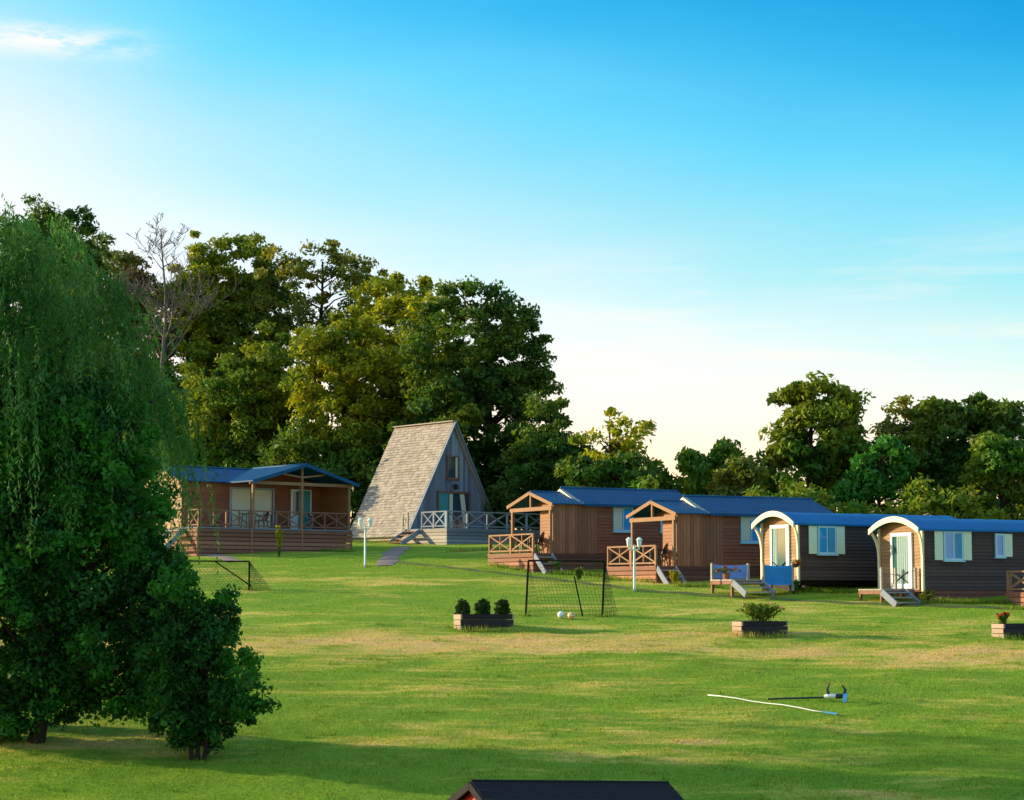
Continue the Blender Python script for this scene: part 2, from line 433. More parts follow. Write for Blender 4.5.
gr['kind'] = 'stuff'; gr['label'] = 'short mown grass of the sloping lawn with straw dry patches'

# ------------------------------------------------------------------ parts shared by the buildings
def rail_panel(mb, p, q, z0, z1, n, t=.05, x_only=True, posts=True, mid=False):
    """balustrade from p to q: posts, top and bottom rail, crossed braces"""
    p = Vector(p); q = Vector(q)
    up = Vector((0, 0, 1))
    mb.beam(p + up * (z1 - .03), q + up * (z1 - .03), .09, .06)
    mb.beam(p + up * (z0 + .10), q + up * (z0 + .10), t, .06)
    for i in range(n + 1):
        a = p.lerp(q, i / n)
        if posts: mb.beam(a + up * z0, a + up * (z1 + .0), .08, .08)
    for i in range(n):
        a = p.lerp(q, i / n); b = p.lerp(q, (i + 1) / n); d = (b - a).normalized() * .04
        nrm = Vector((-(b - a).y, (b - a).x, 0)).normalized() * .012
        mb.beam(a + d + nrm + up * (z0 + .13), b - d + nrm + up * (z1 - .06), t * .55, t * 1.1)
        mb.beam(a + d - nrm + up * (z1 - .06), b - d - nrm + up * (z0 + .13), t * .55, t * 1.1)
        if mid:
            m = (a + b) / 2; mb.beam(m + up * (z0 + .1), m + up * (z1 - .05), t, t)
    return mb

def steps(o, run, width, z_top, z_bot, n, name, mat, parent):
    """open timber flight from o (top edge corner), going along run, width vector across"""
    o = Vector(o); run = Vector(run); width = Vector(width); mb = MB()
    for i in range(n):
        f = (i + .5) / n; z = z_top + (z_bot - z_top) * (i + .6) / (n + .2)
        a = o + run * (f - .42 / n); b = o + run * (f + .42 / n)
        w = width
        c = [a, b, b + w, a + w]
        mb.add([(*p.xy, z - .045) for p in c] + [(*p.xy, z) for p in c], [(3, 2, 1, 0), (4, 5, 6, 7), (0, 1, 5, 4), (1, 2, 6, 5), (2, 3, 7, 6), (3, 0, 4, 7)])
    st = mb.build(name, mat, parent)
    for e in (-.02, 1.02):
        k = MB()
        k.beam(o + width * e + Vector((0, 0, z_top - .10)), o + width * e + run * 1.05 + Vector((0, 0, z_bot)), .05, .24)
        k.build('stringer', 'grey_wood', st)
    return st

def corrug(mb, xa, xb, ya, za, yb, zb, wave=.2, amp=.022, thick=.05, course=.35):
    """profiled tile sheet between eave (ya,za) and ridge (yb,zb), running along x"""
    L = math.hypot(yb - ya, zb - za); nu = int((xb - xa) / (wave / 5)); nv = max(4, int(L / course) * 3)
    def fn(u, v):
        x = xa + (xb - xa) * u
        z = amp * abs(math.sin(math.pi * x / wave)) + .018 * (1 - (v * L / course) % 1.0)
        return (x, ya + (yb - ya) * v, za + (zb - za) * v + z)
    return mb.sheet(fn, nu, nv, thick)

def window(parent, face, a, z0, w, h, frame='frame_blue', pane='glass', curtain=None, bars=1, depth=.05, cloth='curtain'):
    """face(a, z, d): point on the wall at distance a along, height z, d proud of it"""
    ft = .075
    mb = MB()
    def bx(m, a0, a1, c0, c1, d0, d1):
        vs = [face(a0, c0, d0), face(a1, c0, d0), face(a1, c1, d0), face(a0, c1, d0), face(a0, c0, d1), face(a1, c0, d1), face(a1, c1, d1), face(a0, c1, d1)]
        m.add(vs, [(0, 3, 2, 1), (4, 5, 6, 7), (0, 1, 5, 4), (1, 2, 6, 5), (2, 3, 7, 6), (3, 0, 4, 7)])
    bx(mb, a, a + ft, z0, z0 + h, -.01, depth); bx(mb, a + w - ft, a + w, z0, z0 + h, -.01, depth)
    bx(mb, a + ft, a + w - ft, z0, z0 + ft, -.01, depth - .003); bx(mb, a + ft, a + w - ft, z0 + h - ft, z0 + h, -.01, depth - .003)
    for i in range(1, bars + 1):
        m = a + w * i / (bars + 1); bx(mb, m - .025, m + .025, z0 + ft, z0 + h - ft, -.01, depth - .008)
    fr = mb.build('window', frame, parent)
    g = MB(); bx(g, a + ft, a + w - ft, z0 + ft, z0 + h - ft, .0, .030); g.build('pane', pane, fr)
    if curtain:
        for (c0, c1) in curtain:
            k = MB(); n = 8
            for i in range(n):
                e0 = a + ft + (w - 2 * ft) * (c0 + (c1 - c0) * i / n); e1 = a + ft + (w - 2 * ft) * (c0 + (c1 - c0) * (i + 1) / n)
                d = .034 + .006 * (i % 2)
                bx(k, e0, e1, z0 + ft + .01, z0 + h - ft - .01, .031, d)
            k.build('curtain', cloth, fr)
    sl = MB(); bx(sl, a - .04, a + w + .04, z0 - .05, z0 - .003, -.01, depth + .05); sl.build('sill', frame, fr)
    return fr, bx

# ------------------------------------------------------------------ the two gabled cabins
def gabled_cabin(label, px, py, Y, theta, L, W, zf=.75, ez=2.80, pz=3.32, rz=3.53):
    WD = W + .45
    o = at(px, py, Y)
    t = thing('gabled_cabin', label, 'cabin', o, R(theta), 'blue roofed cabins with open gabled porches')
    X1 = 2.2                                    # porch depth
    w = MB(); w.box(X1, L, .02, W, zf - .05, ez)
    w.prism([(.02, ez), (W, ez), (W / 2, rz - .1)], lambda a, b, s: (1.45 + (L - 1.45) * s, a, b))
    w.lap((X1, 0, 0), (1, 0, 0), (0, -1, 0), L - X1, zf, ez, .135)
    w.build('wall', 'brown', t)
    w = MB(); x = .06
    rg = random.Random(int(px))
    while x < X1 - .02:                        # upright plank screen beside the porch
        ww = rg.uniform(.13, .17); w.box(x, min(x + ww - .012, X1), -.022 - rg.uniform(0, .012), .02, zf - .02, ez); x += ww
    w.build('plank_screen', 'plank', t)
    w = MB(); w.box(.27, X1, .022, 1.35, zf, ez)
    w.lap((.26, .02, 0), (0, 1, 0), (-1, 0, 0), 1.33, zf, ez, .135)
    w.lap((.27, 1.35, 0), (1, 0, 0), (0, 1, 0), X1 - .27, zf, ez, .135)
    w.lap((X1, 1.35, 0), (0, 1, 0), (-1, 0, 0), W - 1.35, zf, ez, .135)
    w.build('porch_wall', 'tan', t)
    d = MB(); d.box(X1 - .08, X1 - .03, 1.9, 2.75, zf + .02, zf + 1.95); dd = d.build('door', 'white', t)
    d = MB(); d.box(X1 - .10, X1 - .085, 2.02, 2.63, zf + .5, zf + 1.8); d.build('pane', 'glass', dd)
    # roofs
    r = MB()
    for (ya, yb) in ((-.26, W / 2), (W + .26, W / 2)):
        corrug(r, -.12, 1.5, ya, ez - .03, yb, pz)
        corrug(r, 1.42, L + .22, ya, ez - .022, yb, rz)
    rf = r.build('roof', 'roof_blue', t)
    k = MB(); k.tube([(-.12, W / 2, pz + .02), (1.42, W / 2, pz + .02)], .06, 8); k.tube([(1.4, W / 2, rz + .02), (L + .22, W / 2, rz + .02)], .06, 8)
    k.build('ridge_cap', 'roof_blue', rf, True)
    k = MB(); k.box(1.42, L + .2, -.33, -.262, ez - .10, ez - .02); k.build('gutter', 'roof_blue', rf)
    b = MB()
    for ya in (-.28, W + .28):
        b.beam((-.15, ya, ez - .07), (-.15, W / 2, pz - .045), .045, .14)
    b.build('barge_board', 'rail', t)
    b = MB(); k = .62; zl = ez + (rz - ez) * (1 - k); b.prism([(W / 2 * (1 - k), zl - .3), (W / 2 * (1 + k), zl - .3), (W / 2 * (1 + k), zl - .03), (W / 2, rz - .03), (W / 2 * (1 - k), zl - .03)], lambda a, c, s: (1.35 + .05 * s, a, c)); b.build('gable_panel', 'cream', t)
    b = MB(); b.prism([(-.2, ez - .0), (W + .2, ez - .0), (W / 2, rz - .035)], lambda a, c, s: (1.405 + .03 * s, a, c)); b.build('gable_trim', 'roof_blue', t)
    b = MB(); b.beam((-.06, -.12, ez - .20), (-.06, W + .12, ez - .20), .09, .16); b.build('tie_beam', 'rail', t)
    b = MB(); b.beam((-.06, W / 2, ez - .12), (-.06, W / 2, pz - .1), .09, .09); b.build('king_post', 'rail', t)
    b = MB(); b.prism([(.0, ez - .12), (W, ez - .12), (W / 2, pz - .12)], lambda a, c, s: (.85 + .04 * s, a, c)); b.build('gable_infill', 'plank', t)
    for y in (.03, W - .05):
        b = MB(); b.beam((-.05, y, zf - .1), (-.05, y, ez - .27), .11, .11); b.build('porch_post', 'rail', t)
    # deck
    d = MB()
    y = 0.0
    while y < WD + .08:
        d.box(-.92, X1 - .03, y, y + .112, zf - .06, zf - .012); y += .12
    dk = d.build('deck', 'deckboard', t)
    s = MB(); s.box(-.74, -.1, .16, WD - .0, -.7, zf - .065)
    s.boards((-.90, -.01, 0), (0, 1, 0), (-1, 0, 0), WD + .12, -.62, zf - .01, .14)
    s.boards((-.92, -.01, 0), (1, 0, 0), (0, -1, 0), .95, -.62, zf - .01, .14)
    s.build('deck_skirting', 'deckboard', dk)
    s = MB(); s.box(.05, L, -.02, .02, -.8, zf - .06); s.boards((.03, -.022, 0), (1, 0, 0), (0, -1, 0), L - .03, -.62, zf - .03, .14)
    s.build('skirting', 'skirt_dark', t)
    r = MB(); rail_panel(r, (-.87, .05, 0), (-.87, WD + .05, 0), zf, zf + .80, 2, mid=True); r.build('railing', 'rail', t)
    r = MB(); rail_panel(r, (-.80, WD + .06, 0), (X1 - .1, WD + .06, 0), zf, zf + .80, 3); r.build('railing', 'rail', t)
    steps((-.86, -.05, 0), (0, -.85, 0), (.78, 0, 0), zf, -.12, 3, 'steps', 'pale_wood', t)
    window(t, lambda a, z, d: (a, -.022 - d, z), 3.0, 1.68, 1.0, 1.05, 'frame_blue', 'glass_sky', [(0, .42)], 1)
    window(t, lambda a, z, d: (a, -.022 - d, z), 5.4, 1.68, .8, 1.05, 'frame_blue', 'glass_sky', None, 1)
    return t, o

c2, c2o = gabled_cabin('brown blue roofed cabin just right of the tall A-frame hut', 552, 571, 83, 30, 7.2, 3.2)
c3, c3o = gabled_cabin('brown blue roofed cabin behind the double lamp post, beside the first caravan', 676, 585, 78, 27, 7.4, 3.25)

# ------------------------------------------------------------------ the wagon-roofed caravans
def wagon(label, px, py, Y, theta, L, W, zf, ez, rise, skirt, wins):
    o = at(px, py, Y)
    t = thing('roulotte_caravan', label, 'caravan', o, R(theta), 'barrel roofed dark brown caravans')
    zb = zf - .06
    w = MB(); w.box(.0, L, .02, W, zb, ez); w.lap((0, 0, 0), (1, 0, 0), (0, -1, 0), L, zb, ez, .125)
    w.build('wall', 'dark_board', t)
    # bow shaped end wall
    e = MB(); e.lap((-.022, 0, 0), (0, 1, 0), (-1, 0, 0), W, zb, ez, .125)
    n = 12; hw = W / 2
    arc = [(hw + hw * math.cos(math.pi * i / n), ez + .003 + (rise - .06) * (1 - ((math.cos(math.pi * i / n))) ** 2)) for i in range(n + 1)]
    e.prism(arc, lambda a, b, s: (-.035 + .04 * s, a, b)); e.build('end_wall', 'log', t)
    e = MB(); e.prism(arc, lambda a, b, s: (.01 + (L - .01) * s, a, b)); e.build('loft_infill', 'dark_board', t)
    hh = hw + .13
    def bow(v, dz=0): 
        y = hw + hh * (2 * v - 1); return y, ez - .03 + (rise + .05) * (1 - (2 * v - 1) ** 2) + dz
    r = MB(); r.sheet(lambda u, v: (-.36 + (L + .55) * u, *bow(v, .012 * (abs(math.sin(u * L * math.pi / .8)) > .985))), 40, 20, .07); r.build('roof', 'roof_barrel', t, False)
    r = MB()
    r.sheet(lambda u, v: (-.42 + .055 * u, *bow(v, .04)), 1, 24, .20); r.build('arch_board', 'cream', t)
    for y, sg in ((.05, -1), (W - .05, 1)):
        b = MB(); b.beam((-.07, y, zf - .1), (-.07, y, ez + .05), .09, .09); b.build('corner_post', 'cream', t)
        b = MB(); pts = []
        for i in range(9):
            f = i / 8; pts.append((-.09 - .30 * f ** 2.2, y + sg * .13 * f ** 2, ez - .95 + .93 * f))
        for p, q in zip(pts[:-1], pts[1:]): b.beam(p, q, .07, .09, (0, 1, 0))
        b.build('curved_bracket', 'cream', t)
    # door in the end wall
    y0 = W * .24; dw = 1.18
    face = lambda a, z, d: (-.055 - d, a, z)
    fr = MB()
    fr.box(-.12, -.03, y0, y0 + .17, zf, zf + 2.0); fr.box(-.12, -.03, y0 + dw - .10, y0 + dw, zf, zf + 2.0); fr.box(-.118, -.03, y0 + .17, y0 + dw - .10, zf + 1.88, zf + 2.0)
    fr.box(-.118, -.03, y0 + .17, y0 + dw - .10, zf, zf + .16)
    dr = fr.build('door', 'white', t)
    g = MB(); g.box(-.075, -.04, y0 + .17, y0 + dw - .10, zf + .16, zf + 1.88); g.build('pane', 'glass_teal', dr)
    g = MB()
    for i in range(11 if skirt else 4):
        a = y0 + (.20 if skirt else .78) + i * .06; g.box(-.083 - .012 * (i % 2), -.078, a, a + .06, zf + .16, zf + 1.87)
    g.build('curtain', 'dim_curtain', dr)
    g = MB(); g.beam((-.10, y0 + .2, zf + .18), (-.10, y0 + dw - .13, zf + .62), .02, .03); g.beam((-.105, y0 + .2, zf + .62), (-.105, y0 + dw - .13, zf + .18), .02, .03)
    g.build('door_brace', 'goal', dr)
    for (a, z0, ww, h, sl, sr) in wins:
        fx = lambda q, z, d: (q, -.034 - d, z)
        f, bx = window(t, fx, a, z0, ww, h, 'frame_blue', 'glass_sky', [(.62, .98)] if ww > .6 else None, 1 if ww > .6 else 0, cloth='blue_curtain')
        for on, c0 in ((sl, a - .40), (sr, a + ww + .02)):
            if on:
                m = MB(); bx(m, c0, c0 + .37, z0 + .01, z0 + h - .01, 0., .035); m.build('shutter', 'shutter', f)
                
    if skirt:
        s = MB(); s.box(.02, L, .04, W - .04, -.6, zb - .01); s.boards((.0, .02, 0), (1, 0, 0), (0, -1, 0), L, -.58, zb - .01, .15, .02); s.boards((.02, .0, 0), (0, 1, 0), (-1, 0, 0), W, -.58, zb - .01, .15, .02)
        s.build('skirting', 'skirt_dark', t)
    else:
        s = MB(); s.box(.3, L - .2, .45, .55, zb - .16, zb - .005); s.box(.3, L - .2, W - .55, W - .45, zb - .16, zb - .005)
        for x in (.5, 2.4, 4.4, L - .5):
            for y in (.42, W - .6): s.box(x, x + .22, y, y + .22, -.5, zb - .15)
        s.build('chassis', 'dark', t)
        s = MB(); s.box(.25, L - .2, .9, W - .3, -.5, zb - .16); s.build('underfloor_dark_fill', 'dark', t)  # near-black filler: shade of the open gap put into its colour
    return t, o

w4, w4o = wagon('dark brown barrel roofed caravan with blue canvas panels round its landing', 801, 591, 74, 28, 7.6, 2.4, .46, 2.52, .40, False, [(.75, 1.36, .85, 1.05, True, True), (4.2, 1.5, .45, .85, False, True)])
w5, w5o = wagon('dark brown barrel roofed caravan with reddish skirting at the right end of the row', 926, 602, 71.4, 28, 7.6, 2.55, .48, 2.62, .39, True, [(.80, 1.48, .90, 1.05, True, True), (3.2, 1.62, .42, .85, False, True), (5.2, 1.48, .9, 1.05, True, True)])

def local(o, theta, x, y, z=0):
    c, s = math.cos(R(theta)), math.sin(R(theta))
    return Vector((o.x + c * x - s * y, o.y + s * x + c * y, o.z + z))

# landings in front of the caravan doors
def landing(label, o, theta, x0, x1, y0, y1, zt, zbot):
    t = thing('timber_landing', label, 'landing', local(o, theta, 0, 0), R(theta), 'timber landings at the caravan doors')
    d = MB(); x = x0
    while x < x1 - .02: d.box(x, min(x + .11, x1), y0, y1, zt - .05, zt); x += .118
    d.build('platform', 'pale_wood', t)
    f = MB(); f.beam((x0, y0 + .03, zt - .12), (x1, y0 + .03, zt - .12), .05, .13); f.beam((x0, y1 - .03, zt - .12), (x1, y1 - .03, zt - .12), .05, .13)
    f.beam((x0 + .03, y0, zt - .12), (x0 + .03, y1, zt - .12), .05, .12)
    f.build('frame', 'rail_dull', t)
    for x in (x0 + .06, x1 - .06):
        for y in (y0 + .06, y1 - .06):
            l = MB(); l.beam((x, y, zbot), (x, y, zt - .055), .09, .09); l.build('leg', 'rail_dull', t)
    return t
def rail_post(t, x, y, z0, z1):
    p = MB(); p.beam((x, y, z0), (x, y, z1), .085, .085); p.tube([(x, y, z1), (x, y, z1 + .03)], [.06, .035], 8); p.build('post', 'pale_wood', t)
def rope(t, p, q, sag):
    p = Vector(p); q = Vector(q)
    k = MB(); k.tube([p.lerp(q, i / 10) - Vector((0, 0, sag * (1 - (i / 5 - 1) ** 2))) for i in range(11)], .014, 6); k.build('rope', 'pale_end', t)
def canvas(t, p, q, z0, z1, mat):
    p = Vector(p); q = Vector(q); n = Vector((-(q - p).y, (q - p).x, 0)).normalized()
    k = MB(); k.sheet(lambda u, v: p.lerp(q, u) + n * (.02 * math.sin(u * 9 + v * 3)) + Vector((0, 0, z0 + (z1 - z0) * v - .035 * math.sin(math.pi * u) * v)), 16, 8, tuple(n * .006))
    k.build('canvas_panel', mat, t, True)

l4 = landing('timber landing with two blue canvas side panels and steps', w4o, 28, -3.0, -.25, .1, 1.5, .42, -.7)
for x, y in ((-2.95, 1.44), (-1.62, .08), (-1.35, 1.44), (-.32, .08)): rail_post(l4, x, y, .0 if y < 1 else .42, 1.0)
canvas(l4, (-2.9, 1.44, 0), (-1.4, 1.44, 0), .46, .97, 'canvas_violet')
canvas(l4, (-1.57, .05, 0), (-.37, .05, 0), .22, .95, 'canvas_blue')
steps((-2.95, .08, 0), (0, -.8, 0), (1.2, 0, 0), .42, -.12, 3, 'steps', 'pale_wood', l4)
l5 = landing('timber landing with white rope posts and steps, no canvas', w5o, 28, -1.75, -.25, .3, 1.6, .46, -.6)
for x, y in ((-1.7, .34), (-.30, 1.3), (-.18, .34)): rail_post(l5, x, y, .46, 1.2)
rope(l5, (-1.7, .34, 1.12), (-.18, .34, 1.14), .18)
steps((-1.72, .28, 0), (0, -.75, 0), (1.0, 0, 0), .46, -.10, 3, 'steps', 'pale_wood', l5)

# deck of the next cabin, cut by the right edge of the picture
od = at(1087, 613, 67.6)
t = thing('veranda_deck', 'timber veranda deck with crossed railing past the last caravan', 'deck', od, R(27))
d = MB(); y = 0
while y < 3.9: d.box(-.05, 3.5, y, y + .112, .64, .69); y += .12
d.build('platform', 'deckboard', t)
s = MB(); s.box(.0, 3.4, .05, 3.9, -.7, .63); s.boards((-.03, 0, 0), (0, 1, 0), (-1, 0, 0), 4.0, -.5, .68, .14); s.boards((-.05, -.0, 0), (1, 0, 0), (0, -1, 0), 3.5, -.5, .68, .14); s.build('skirting', 'deckboard', t)
r = MB(); rail_panel(r, (.02, .05, 0), (.02, 3.92, 0), .70, 1.45, 3); r.build('railing', 'rail', t)
r = MB(); rail_panel(r, (.12, 3.92, 0), (3.4, 3.92, 0), .70, 1.45, 3); r.build('railing', 'rail', t)

# ------------------------------------------------------------------ the chalet at the left
o1 = at(253, 549.5, 93); TH1 = 40
ch = thing('veranda_chalet', 'reddish brown chalet with wide gabled veranda between willow and A-frame hut', 'chalet', o1, R(TH1))
ZF, EZ, RZ = 1.0, 3.22, 3.98
w = MB(); w.box(-2.38, 5.5, 2.42, 6.4, -.6, EZ); w.lap((-2.4, 2.4, 0), (1, 0, 0), (0, -1, 0), 7.9, .2, EZ, .14)
w.prism([(2.45, EZ), (6.4, EZ), (4.4, RZ - .12)], lambda a, b, s: (-2.36 + 7.8 * s, a, b))
w.prism([(.1, EZ), (5.4, EZ), (2.72, RZ - .08)], lambda a, b, s: (a, 2.38 + 1.5 * s, b))
w.build('wall', 'brown', ch)
e = MB(); e.lap((-2.4, 2.4, 0), (0, 1, 0), (-1, 0, 0), 4.0, .2, EZ, .14)
e.prism([(2.45, EZ + .01), (6.38, EZ + .01), (4.4, RZ - .10)], lambda a, b, s: (-2.42 + .05 * s, a, b)); e.build('end_wall', 'log', ch)
e = MB(); e.box(5.44, 5.5, .1, 2.38, ZF, EZ - .03); e.lap((5.44, .1, 0), (0, 1, 0), (-1, 0, 0), 2.28, ZF, EZ - .05, .14); e.build('side_wall', 'tan', ch)
r = MB()
corrug(r, -2.72, 5.85, 2.08, EZ - .02, 4.4, RZ); corrug(r, -2.72, 5.85, 6.72, EZ - .02, 4.4, RZ)
rf = r.build('roof', 'roof_blue', ch)
def corr_y(mb, ya, yb, xe, ze, xr, zr):
    nu = int((yb - ya) / .04); L = math.hypot(xr - xe, zr - ze); nv = int(L / .35) * 3
    mb.sheet(lambda u, v: (xe + (xr - xe) * v, ya + (yb - ya) * u, ze + (zr - ze) * v + .022 * abs(math.sin(math.pi * (ya + (yb - ya) * u) / .2)) + .018 * (1 - (v * L / .35) % 1)), nu, nv, .06)
r = MB(); corr_y(r, -.32, 4.38, -.26, EZ - .05, 2.72, RZ + .06); corr_y(r, -.32, 4.38, 5.75, EZ - .05, 2.72, RZ + .06); r.build('porch_roof', 'roof_blue', ch)
k = MB(); k.tube([(2.72, -.32, RZ + .08), (2.72, 4.3, RZ + .08)], .06, 8); k.tube([(-2.72, 4.4, RZ + .03), (5.85, 4.4, RZ + .03)], .06, 8); k.build('ridge_cap', 'roof_blue', rf, True)
b = MB()
for xe in (-.27, 5.76): b.beam((xe, -.345, EZ - .08), (2.72, -.345, RZ + .03), .045, .16, (0, 0, 1))
b.build('barge_board', 'roof_blue', ch)
b = MB(); b.beam((-.2, .05, EZ - .10), (5.6, .05, EZ - .10), .09, .15); b.build('tie_beam', 'rail', ch)
b = MB(); b.beam((2.72, .05, EZ - .02), (2.72, .05, RZ - .03), .1, .1); b.beam((2.72, .05, EZ + .22), (1.45, .05, EZ + .38), .07, .08); b.beam((2.72, .05, EZ + .22), (4.0, .05, EZ + .38), .07, .08); b.build('truss', 'rail', ch)
for x in (.0, 2.72, 5.45):
    b = MB(); b.beam((x, .05, ZF - .2), (x, .05, EZ - .17), .11, .11); b.build('porch_post', 'rail', ch)
d = MB(); y = .0
while y < 2.36: d.box(-3.0, 5.6, y, y + .112, ZF - .06, ZF - .01); y += .12
dk = d.build('deck', 'grey_wood', ch)
s = MB(); s.box(-2.82, 5.4, .2, 2.3, -.9, ZF - .07); s.boards((-3.0, .0, 0), (1, 0, 0), (0, -1, 0), 8.6, -.75, ZF - .015, .15, .04); s.boards((-2.98, .0, 0), (0, 1, 0), (-1, 0, 0), 2.36, -.75, ZF - .015, .15, .04)
for x in (-3.0, -.1, 2.7, 5.55): s.box(x - .04, x + .05, -.055, -.026, -.75, ZF - .02)
s.build('deck_skirting', 'deckboard', dk)
r = MB(); rail_panel(r, (-2.8, .05, 0), (5.4, .05, 0), ZF, ZF + .82, 6, mid=True); r.build('railing', 'rail_dull', ch)
r = MB(); rail_panel(r, (-2.86, .12, 0), (-2.86, .95, 0), ZF, ZF + .82, 1); r.build('railing', 'rail_dull', ch)
steps((-3.02, 1.1, 0), (-1.1, 0, 0), (0, 1.1, 0), ZF, -.1, 5, 'steps', 'pale_wood', ch)
f1 = lambda a, z, d: (a, 2.365 - d, z)
fr, bx = window(ch, f1, .15, ZF + .02, 2.5, 1.98, 'frame_grey', 'glass', [(.03, .46), (.54, .95)], 1, .08)
fr.name = 'glazed_door'
d = MB(); d.box(3.62, 4.80, 2.28, 2.36, ZF, ZF + 2.0); d2 = d.build('door_frame', 'white', ch)
d = MB(); d.box(4.02, 4.70, 2.25, 2.275, ZF + .02, ZF + 1.94); d.build('door', 'teal', d2)
d = MB(); d.box(3.72, 4.0, 2.255, 2.275, ZF + .75, ZF + 1.9); d.build('pane', 'glass', d2)
window(ch, lambda a, z, d: (-2.435 - d, a, z), 4.0, 1.9, 1.0, 1.0, 'white', 'glass_sky', [(0, .4)], 1)

# ------------------------------------------------------------------ the A-frame hut
oa = at(406.6, 543, 106); oa.z = float(ground(oa.x, oa.y)); THA = 40
af = thing('a_frame_hut', 'tall weathered A-frame hut with shingled sides and grey plank gable', 'hut', oa, R(THA))
af.scale = (1.045,) * 3
AW, AL, AB, AH = 6.0, 5.0, .30, 6.28
rg = random.Random(9)
for side in (0, 1):
    m = MB(); mm = (lambda x: x) if side == 0 else (lambda x: AW - x)
    p0 = Vector((-.12, 0, AB)); p1 = Vector((AW / 2, 0, AH)); dv = (p1 - p0); Ls = dv.length; dv.normalize(); nv = Vector((-dv.z, 0, dv.x))
    n = 42; h = Ls / n
    for i in range(n):
        y = -.12 - rg.uniform(0, .25)
        while y < AL + .02:
            wd = rg.uniform(.12, .30); y1 = min(y + wd, AL + .05); ya = max(y, -.12)
            if y1 - ya > .03:
                lift = .045 + rg.uniform(-.006, .016); drop = rg.uniform(-.02, .015)
                a0 = p0 + dv * (i * h + drop); a1 = p0 + dv * (i * h + h * 1.25)
                q = [a0 + nv * lift, a1 + nv * .012, a1, a0]
                vs = [(mm(v.x), ya, v.z) for v in q] + [(mm(v.x), y1 - .007, v.z) for v in q]
                m.add(vs, [(0, 1, 2, 3), (7, 6, 5, 4), (0, 4, 5, 1), (1, 5, 6, 2), (2, 6, 7, 3), (3, 7, 4, 0)])
            y += wd
    q = [p0, p0 + dv * Ls, p0 + dv * Ls - nv * .1, p0 - nv * .1]
    m.add([(mm(v.x), -.09, v.z) for v in q] + [(mm(v.x), AL, v.z) for v in q], [(0, 1, 2, 3), (7, 6, 5, 4), (0, 4, 5, 1), (1, 5, 6, 2), (2, 6, 7, 3), (3, 7, 4, 0)])
    m.build('roof_slope', 'shingle', af)
k = MB(); k.beam((AW / 2, -.14, AH + .05), (AW / 2, AL + .06, AH + .05), .34, .05); k.build('ridge_board', 'pale_wood', af)
b = MB()
for s in (0, 1):
    x0 = -.14 if s == 0 else AW + .14
    b.beam((x0, -.15, AB - .02), (AW / 2, -.15, AH + .01), .05, .2, (0, 1, 0))
b.build('barge_board', 'grey_wood', af)
m = MB(); x = .12
slope = (AH - AB) / (AW / 2 + .12)
top = lambda x: AB + slope * (min(x, AW - x) + .12) - .22
while x < AW - .12:
    wd = rg.uniform(.13, .19); x1 = min(x + wd - .008, AW - .1); pr = rg.uniform(0, .015)
    for (xa, xb) in ([(x, x1)] if not (x < AW / 2 < x1) else [(x, AW / 2), (AW / 2, x1)]):
        za, zb = top(xa), top(xb)
        m.add([(xa, .1 - pr, AB), (xb, .1 - pr, AB), (xb, .1 - pr, zb), (xa, .1 - pr, za), (xa, .14, AB), (xb, .14, AB), (xb, .14, zb), (xa, .14, za)],
              [(0, 1, 2, 3), (7, 6, 5, 4), (0, 4, 5, 1), (1, 5, 6, 2), (2, 6, 7, 3), (3, 7, 4, 0)])
    x += wd
m.build('gable_wall', 'grey_wood', af)
m = MB(); m.prism([(.05, AB), (AW - .05, AB), (AW / 2, AH - .25)], lambda a, c, s: (a, AL - .1 + .06 * s, c)); m.build('rear_wall', 'grey_wood', af)
b = MB(); b.box(.05, AW - .05, .05, AL, AB - .16, AB - .01); b.build('base_beam', 'pale_wood', af)
for x in (.15, AW - .4):
    for y in (.3, AL / 2, AL - .5):
        b = MB(); b.box(x, x + .25, y, y + .25, -.7, AB - .165); b.build('foundation_block', 'pale_end', af)
fa = lambda a, z, d: (a, .085 - d, z)
AZ = .66                                                              # floor
fr, bx = window(af, fa, 2.62, 3.32, .78, 1.22, 'rail_dull', 'glass', [(.78, .98)], 0, .06)
d = MB(); d.box(1.98, 2.06, -.02, .09, AZ, AZ + 2.02); d.box(4.05, 4.13, -.02, .09, AZ, AZ + 2.02); d.box(2.06, 4.05, -.018, .09, AZ + 1.93, AZ + 2.02)
df = d.build('door_frame', 'rail_dull', af)
d = MB(); d.box(2.06, 2.72, .03, .075, AZ, AZ + 1.925); d.build('door', 'teal', df)
d = MB(); d.box(2.73, 4.05, .04, .08, AZ, AZ + 1.925); d.build('pane', 'glass', df)
for (c0, c1, tp) in ((2.78, 3.0, 1.9), (3.45, 3.75, 1.9)):
    d = MB()
    for i in range(7):
        a = c0 + (c1 - c0) * i / 7; sk = .45 * (c0 > 3)
        p = [(a, .034, AZ + 1.9), (a + (c1 - c0) / 7, .034 - .012 * (i % 2), AZ + 1.9), (a + (c1 - c0) / 7 + sk * .6, .034 - .012 * (i % 2), AZ + .15), (a + sk * .6, .034, AZ + .15)]
        d.add(p + [(q[0], .038, q[2]) for q in p], [(0, 1, 2, 3), (7, 6, 5, 4), (0, 4, 5, 1), (1, 5, 6, 2), (2, 6, 7, 3), (3, 7, 4, 0)])
    d.build('curtain', 'curtain', df)
b = MB(); b.tube([(3.05, .09, AZ + 2.35), (3.05, -.16, AZ + 2.35)], .03, 8); b.tube([(3.05, -.16, AZ + 2.42), (3.05, -.16, AZ + 2.30), (3.05, -.16, AZ + 2.12)], [.05, .14, .12], 10); b.build('wall_lamp', 'dark', af)
